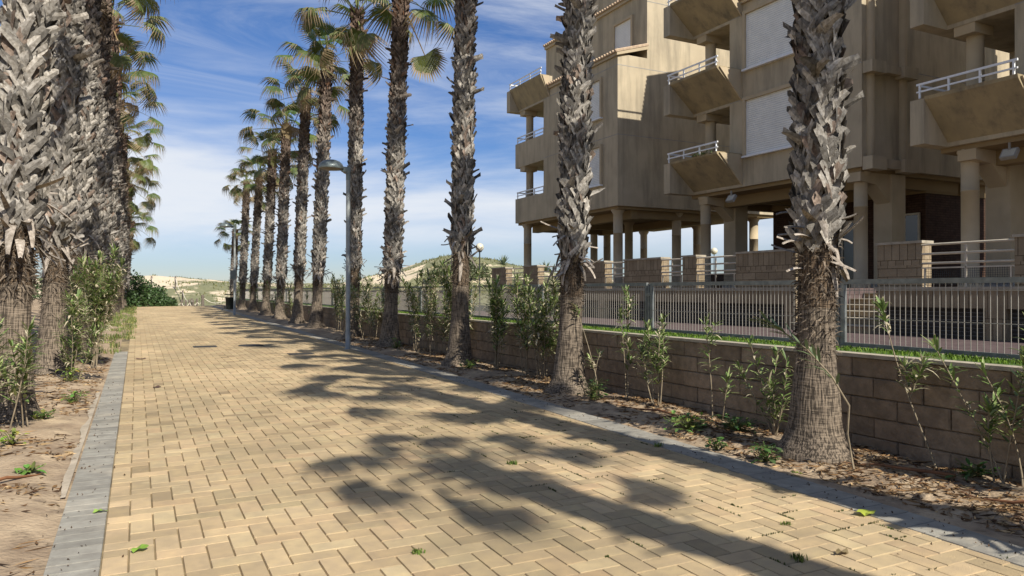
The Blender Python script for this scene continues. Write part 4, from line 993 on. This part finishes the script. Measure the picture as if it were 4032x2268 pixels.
# floodlights under the soffits
for (x, y, z, par_t, bdx, lb) in ((17.98, 19.0, 4.72, B, bdB, 1), (17.75, 9.9, 4.72, C, bdC, 1)):
    b = MB(); ang = R(35); q = Matrix.Translation((x, y, z)) @ Matrix.Rotation(ang, 4, 'Y')
    vs = [q @ Vector((sx * .05, sy * .17, sz * .13)) for sz in (-1, 1) for sx, sy in ((-1, -1), (1, -1), (1, 1), (-1, 1))]
    b.add([tuple(v) for v in vs], [(0, 3, 2, 1), (4, 5, 6, 7), (0, 1, 5, 4), (1, 2, 6, 5), (2, 3, 7, 6), (3, 0, 4, 7)]); b.box(x - .02, x + .02, y - .02, y + .02, z + .1, z + .27)
    f = bdx(b, 'floodlight', 'grey')
    b = MB(); vs = [q @ Vector((-.053, sy * .14, sz * .10)) for sy, sz in ((-1, -1), (1, -1), (1, 1), (-1, 1))]; b.add([tuple(v) for v in vs], [(3, 2, 1, 0)]); bdx(b, 'lens', 'lens', f)
# plants growing from the balcony planters
def trailing(par, bdx, x, ya, yb, z, n, seed, nm='planter_plant'):
    rs = random.Random(seed); b = MB(); b.tube([(x, ya, z - .1), (x + .05, (ya + yb) / 2, z), (x, yb, z - .06)], .012, 5, (.16, .15, .07))
    for _ in range(n):
        y = rs.uniform(ya, yb); a = rs.uniform(0, 6.28); q = rs.uniform(.7, 1.4)
        ole_leaf(b, (x + rs.uniform(-.03, .06), y, z - .03 + rs.uniform(-.05, .05)), (math.cos(a), math.sin(a), rs.uniform(-.3, .8)), (0, 0, 1), rs.uniform(.08, .16), rs.uniform(.014, .03), (.08 * q, .12 * q, .04 * q), .4)
    o = b.build(nm, 'leaf', None, (0, 0, 0), uv=False); return o
for i, (x, ya, yb, z, n, lb) in enumerate(((16.85, 9.3, 10.6, 9.15, 260, 'trailing green plant in the planter of the nearest block, upper balcony'), (17.1, 19.0, 19.9, 6.28, 70, 'small plant on the lower planter of the middle block'), (17.1, 18.9, 20.0, 11.98, 90, 'small plant on the top planter of the middle block'))):
    o = trailing(None, None, x, ya, yb, z, n, 40 + i); tag(o, lb, 'plant', 'plants in the balcony planters')

# ================================================================== LAMPS, BIN, POSTS
def street_lamp(x, y, H, label, box=False, dirx=-1):
    z = gzf(x, y); t = thing('street_lamp', label, 'street lamp', (x, y, z), 'street lamps on the kerb')
    b = MB(); b.lathe([(.10, 0), (.10, .012), (.062, .02), (.062, .4), (.058, .41), (.05, H - .3)], n=20); b.build('pole', 'polegrey', t, uv=False)
    b = MB(); b.lathe([(.055, H - .32), (.055, H - .10)], n=16); b.box(-.16, .05, -.045, .045, H - .12, H); b.build('bracket', 'lampgrey', t, uv=False)
    b = MB(); cx_ = -.42; prof = [(.30, H - .075), (.31, H - .05), (.30, H - .01), (.27, H + .05), (.21, H + .105), (.12, H + .14), (.001, H + .15)]
    b.lathe(prof, cx_, 0, 28); b.lathe([(.30, H - .075), (.285, H - .078), (.28, H - .05)], cx_, 0, 28); b.add([(cx_ + .2, -.07, H - .02), (cx_ + .2, .07, H - .02), (-.12, .045, H - .02), (-.12, -.045, H - .02), (cx_ + .2, -.07, H - .09), (cx_ + .2, .07, H - .09), (-.12, .045, H - .1), (-.12, -.045, H - .1)], [(0, 3, 2, 1), (4, 5, 6, 7), (0, 1, 5, 4), (1, 2, 6, 5), (2, 3, 7, 6), (3, 0, 4, 7)])
    hd = b.build('lamp_head', 'lampgrey', t, uv=False)
    b = MB(); b.lathe([(.001, H - .115), (.14, H - .10), (.24, H - .075), (.28, H - .06)], cx_, 0, 24); b.build('diffuser', mat_diff, hd, uv=False)
    if box:
        b = MB(); b.box(-.22, .06, -.10, -.0, 1.85, 2.30); b.box(-.20, .04, -.11, -.101, 1.9, 2.25)
        b.build('control_box', 'lampgrey', t)
    return t
mat_diff = mat('lamp_diffuser', (.22, .18, .13), .3, var=.2, spec=.5)
street_lamp(4.66, 18.15, 4.5, 'near tall grey street lamp with a domed head, in front of the palms')
street_lamp(4.5, 40.5, 4.6, 'far street lamp with a grey box strapped to its pole', True)
for x, y, H, lb in ((10.25, 22.6, 3.05, 'globe garden lamp on a thin dark pole, in front of the dune'), (30.0, 33.1, 3.9, 'globe lamp seen between the pillars under the flats')):
    z = .72 if x < 12 else TF - 1; t = thing('globe_lamp', lb, 'garden lamp', (x, y, z), 'globe garden lamps')
    b = MB(); b.lathe([(.05, 0), (.05, .03), (.025, .05), (.022, H - z - .14)], n=10); b.lathe([(.06, H - z - .16), (.08, H - z - .12)], n=12); b.build('pole', 'dark', t, uv=False)
    b = MB(); r_ = .14 if x < 12 else .2; b.lathe([(max(.001, r_ * math.sin(a)), H - z - .03 - r_ * math.cos(a) + .03) for a in np.linspace(0, math.pi, 14)], n=22); b.build('globe', 'globe', t, uv=False)
# litter bin hung on its post
x, y = 4.75, 45.0; z = gzf(x, y); t = thing('litter_bin', 'dark litter bin hung from a post beside the far lamp', 'litter bin', (x, y, z))
b = MB(); b.lathe([(.001, .16), (.19, .16), (.20, .2), (.25, .78), (.27, .80), (.27, .84), (.24, .84), (.22, .3)], n=20); b.build('bucket', 'darkbin', t, uv=False)
b = MB(); b.tube([(.28, 0, 0), (.28, 0, 1.02)], .03, 8); b.box(-.28, .32, -.16, .16, .97, 1.02); b.build('frame', 'darkbin', t)
x, y = 5.2, 50; o = MB(); o.box(-.35, .35, -.25, .25, -.1, .22); o = o.build('concrete_block', 'concrete', None, (x, y, gzf(x, y))); tag(o, 'low pale concrete block behind the litter bin', 'concrete block')
# pale utility cabinet behind the far palms
b = MB(); b.box(-.4, .4, -.25, .25, 0, 1.45); b.prism([(-.45, 1.45), (.45, 1.45), (.45, 1.5), (0, 1.62), (-.45, 1.5)], 'y', -.3, .3)
o = b.build('utility_cabinet', 'grey', None, (7.6, 52, .3)); tag(o, 'pale grey cabinet showing between two far palm trunks', 'cabinet')

# rope rail posts to the beach
PP = [(4.6, 62.5, 1.22), (4.2, 62.8, .95), (3.92, 62.6, .85), (3.66, 63.0, .92), (3.4, 62.8, .85), (3.12, 63.2, .92), (2.6, 63.4, 1.1), (4.05, 66.5, 1.1), (3.65, 72, 1.1), (3.35, 79, 1.2), (2.15, 68, 1.2), (1.7, 74, 1.1), (1.3, 81, 1.1), (6.3, 62.0, 1.0), (8.6, 61.8, 1.0)]
names = ['thick dark rope rail post where the paving ends', 'short post right of the row of low rope posts', 'low rope post, fourth from the left in the close row', 'low rope post, third from the left in the close row', 'low rope post, second from the left in the close row', 'low rope post, leftmost of the close row at the beach access',
         'rope post just left of the close row', 'rope post on the right side of the beach access, nearest one up the slope', 'rope post on the right side of the beach access, halfway up the slope', 'rope post on the right side of the beach access, highest on the dune',
         'rope post left of the beach access, near the shrub', 'rope post left of the beach access, halfway up', 'rope post left of the beach access, highest', 'rope post right of the thick dark one', 'rope post behind the litter bin']
for (x, y, h), lb in zip(PP, names):
    z = float(dune_z(np.array(x), np.array(y))); bb = MB(); r_ = .11 if h > 1.03 and y < 63 else .07
    bb.lathe([(r_, -.2), (r_, h - .04), (r_ * .8, h), (.001, h + .01)], n=10); bb.lathe([(r_ + .012, h - .22), (r_ + .018, h - .18), (r_ + .012, h - .14)], n=10)
    o = bb.build('rope_post', 'wood', None, (x, y, z + .25 * (y < 64)), uv=False); tag(o, lb, 'post', 'rope rail posts at the beach access')
def dz1(i): x, y, h = PP[i]; return Vector((x, y, float(dune_z(np.array(x), np.array(y))) + .25 * (y < 64) + h - .18))
for a_, b_, lb in ((0, 13, 'rope sagging right from the thick dark post'), (13, 14, 'rope sagging behind the litter bin'), (0, 1, 'rope sagging left from the thick dark post'), (7, 8, 'lower rope on the right side of the beach access'), (8, 9, 'upper rope on the right side of the beach access'), (10, 11, 'lower rope on the left side of the beach access'), (11, 12, 'upper rope on the left side of the beach access'), (1, 7, 'rope turning up from the low posts to the slope')):
    p, q = dz1(a_), dz1(b_); bb = MB(); bb.tube([p.lerp(q, s_) - Vector((0, 0, .4 * 4 * s_ * (1 - s_))) for s_ in np.linspace(0, 1, 12)], .03, 6)
    o = bb.build('rope', 'rope', uv=False); tag(o, lb, 'rope', 'ropes of the beach rail')
for a_ in range(1, 6):
    p, q = dz1(a_), dz1(a_ + 1); bb = MB(); bb.tube([p.lerp(q, s_) - Vector((0, 0, .3 * 4 * s_ * (1 - s_))) for s_ in np.linspace(0, 1, 8)], .03, 5)
    o = bb.build('rope', 'rope', uv=False); tag(o, 'white rope looped between low posts in the close row: ' + ['right end', 'second gap from right', 'middle gap', 'second gap from left', 'left end'][a_ - 1], 'rope', 'ropes of the beach rail')
# agaves on the dune crest
def agave(x, y, s_, lb, seed):
    rs = random.Random(seed); b = MB()
    for k in range(26):
        a = rs.uniform(0, 6.28); el = rs.uniform(.3, 1.4); L = s_ * rs.uniform(.7, 1.1); d = Vector((math.cos(a) * math.cos(el), math.sin(a) * math.cos(el), math.sin(el))); sd_ = Vector((-math.sin(a), math.cos(a), 0)) * .06 * s_
        q = rs.uniform(.8, 1.3); b.add([tuple(-sd_), tuple(sd_), tuple(d * L * .5 + sd_), tuple(d * L * .5 - sd_), tuple(d * L + Vector((0, 0, -.1)))], [(0, 1, 2, 3), (3, 2, 4)], (.13 * q, .17 * q, .09 * q))
    o = b.build('agave', 'leaf', None, (x, y, float(dune_z(np.array(x), np.array(y))) - .05), uv=False); tag(o, lb, 'agave', 'agaves on the dune')
agave(34.2, 69.5, 1.3, 'left of the two spiky agaves on top of the right dune', 1); agave(38.5, 68, 1.4, 'right of the two spiky agaves on top of the right dune', 2)
t = thing('dune_bush', 'dark olive bush on the slope of the right dune', 'bush', (28.6, 67.0, float(dune_z(np.array(28.6), np.array(67.0)))))
b = MB(); leaf_cloud(b, 0, 0, 0, 3.0, 2.2, 1.5, 3500, .25, (.10, .115, .05), 91, .4); b.build('foliage', 'leaf', t, uv=False)
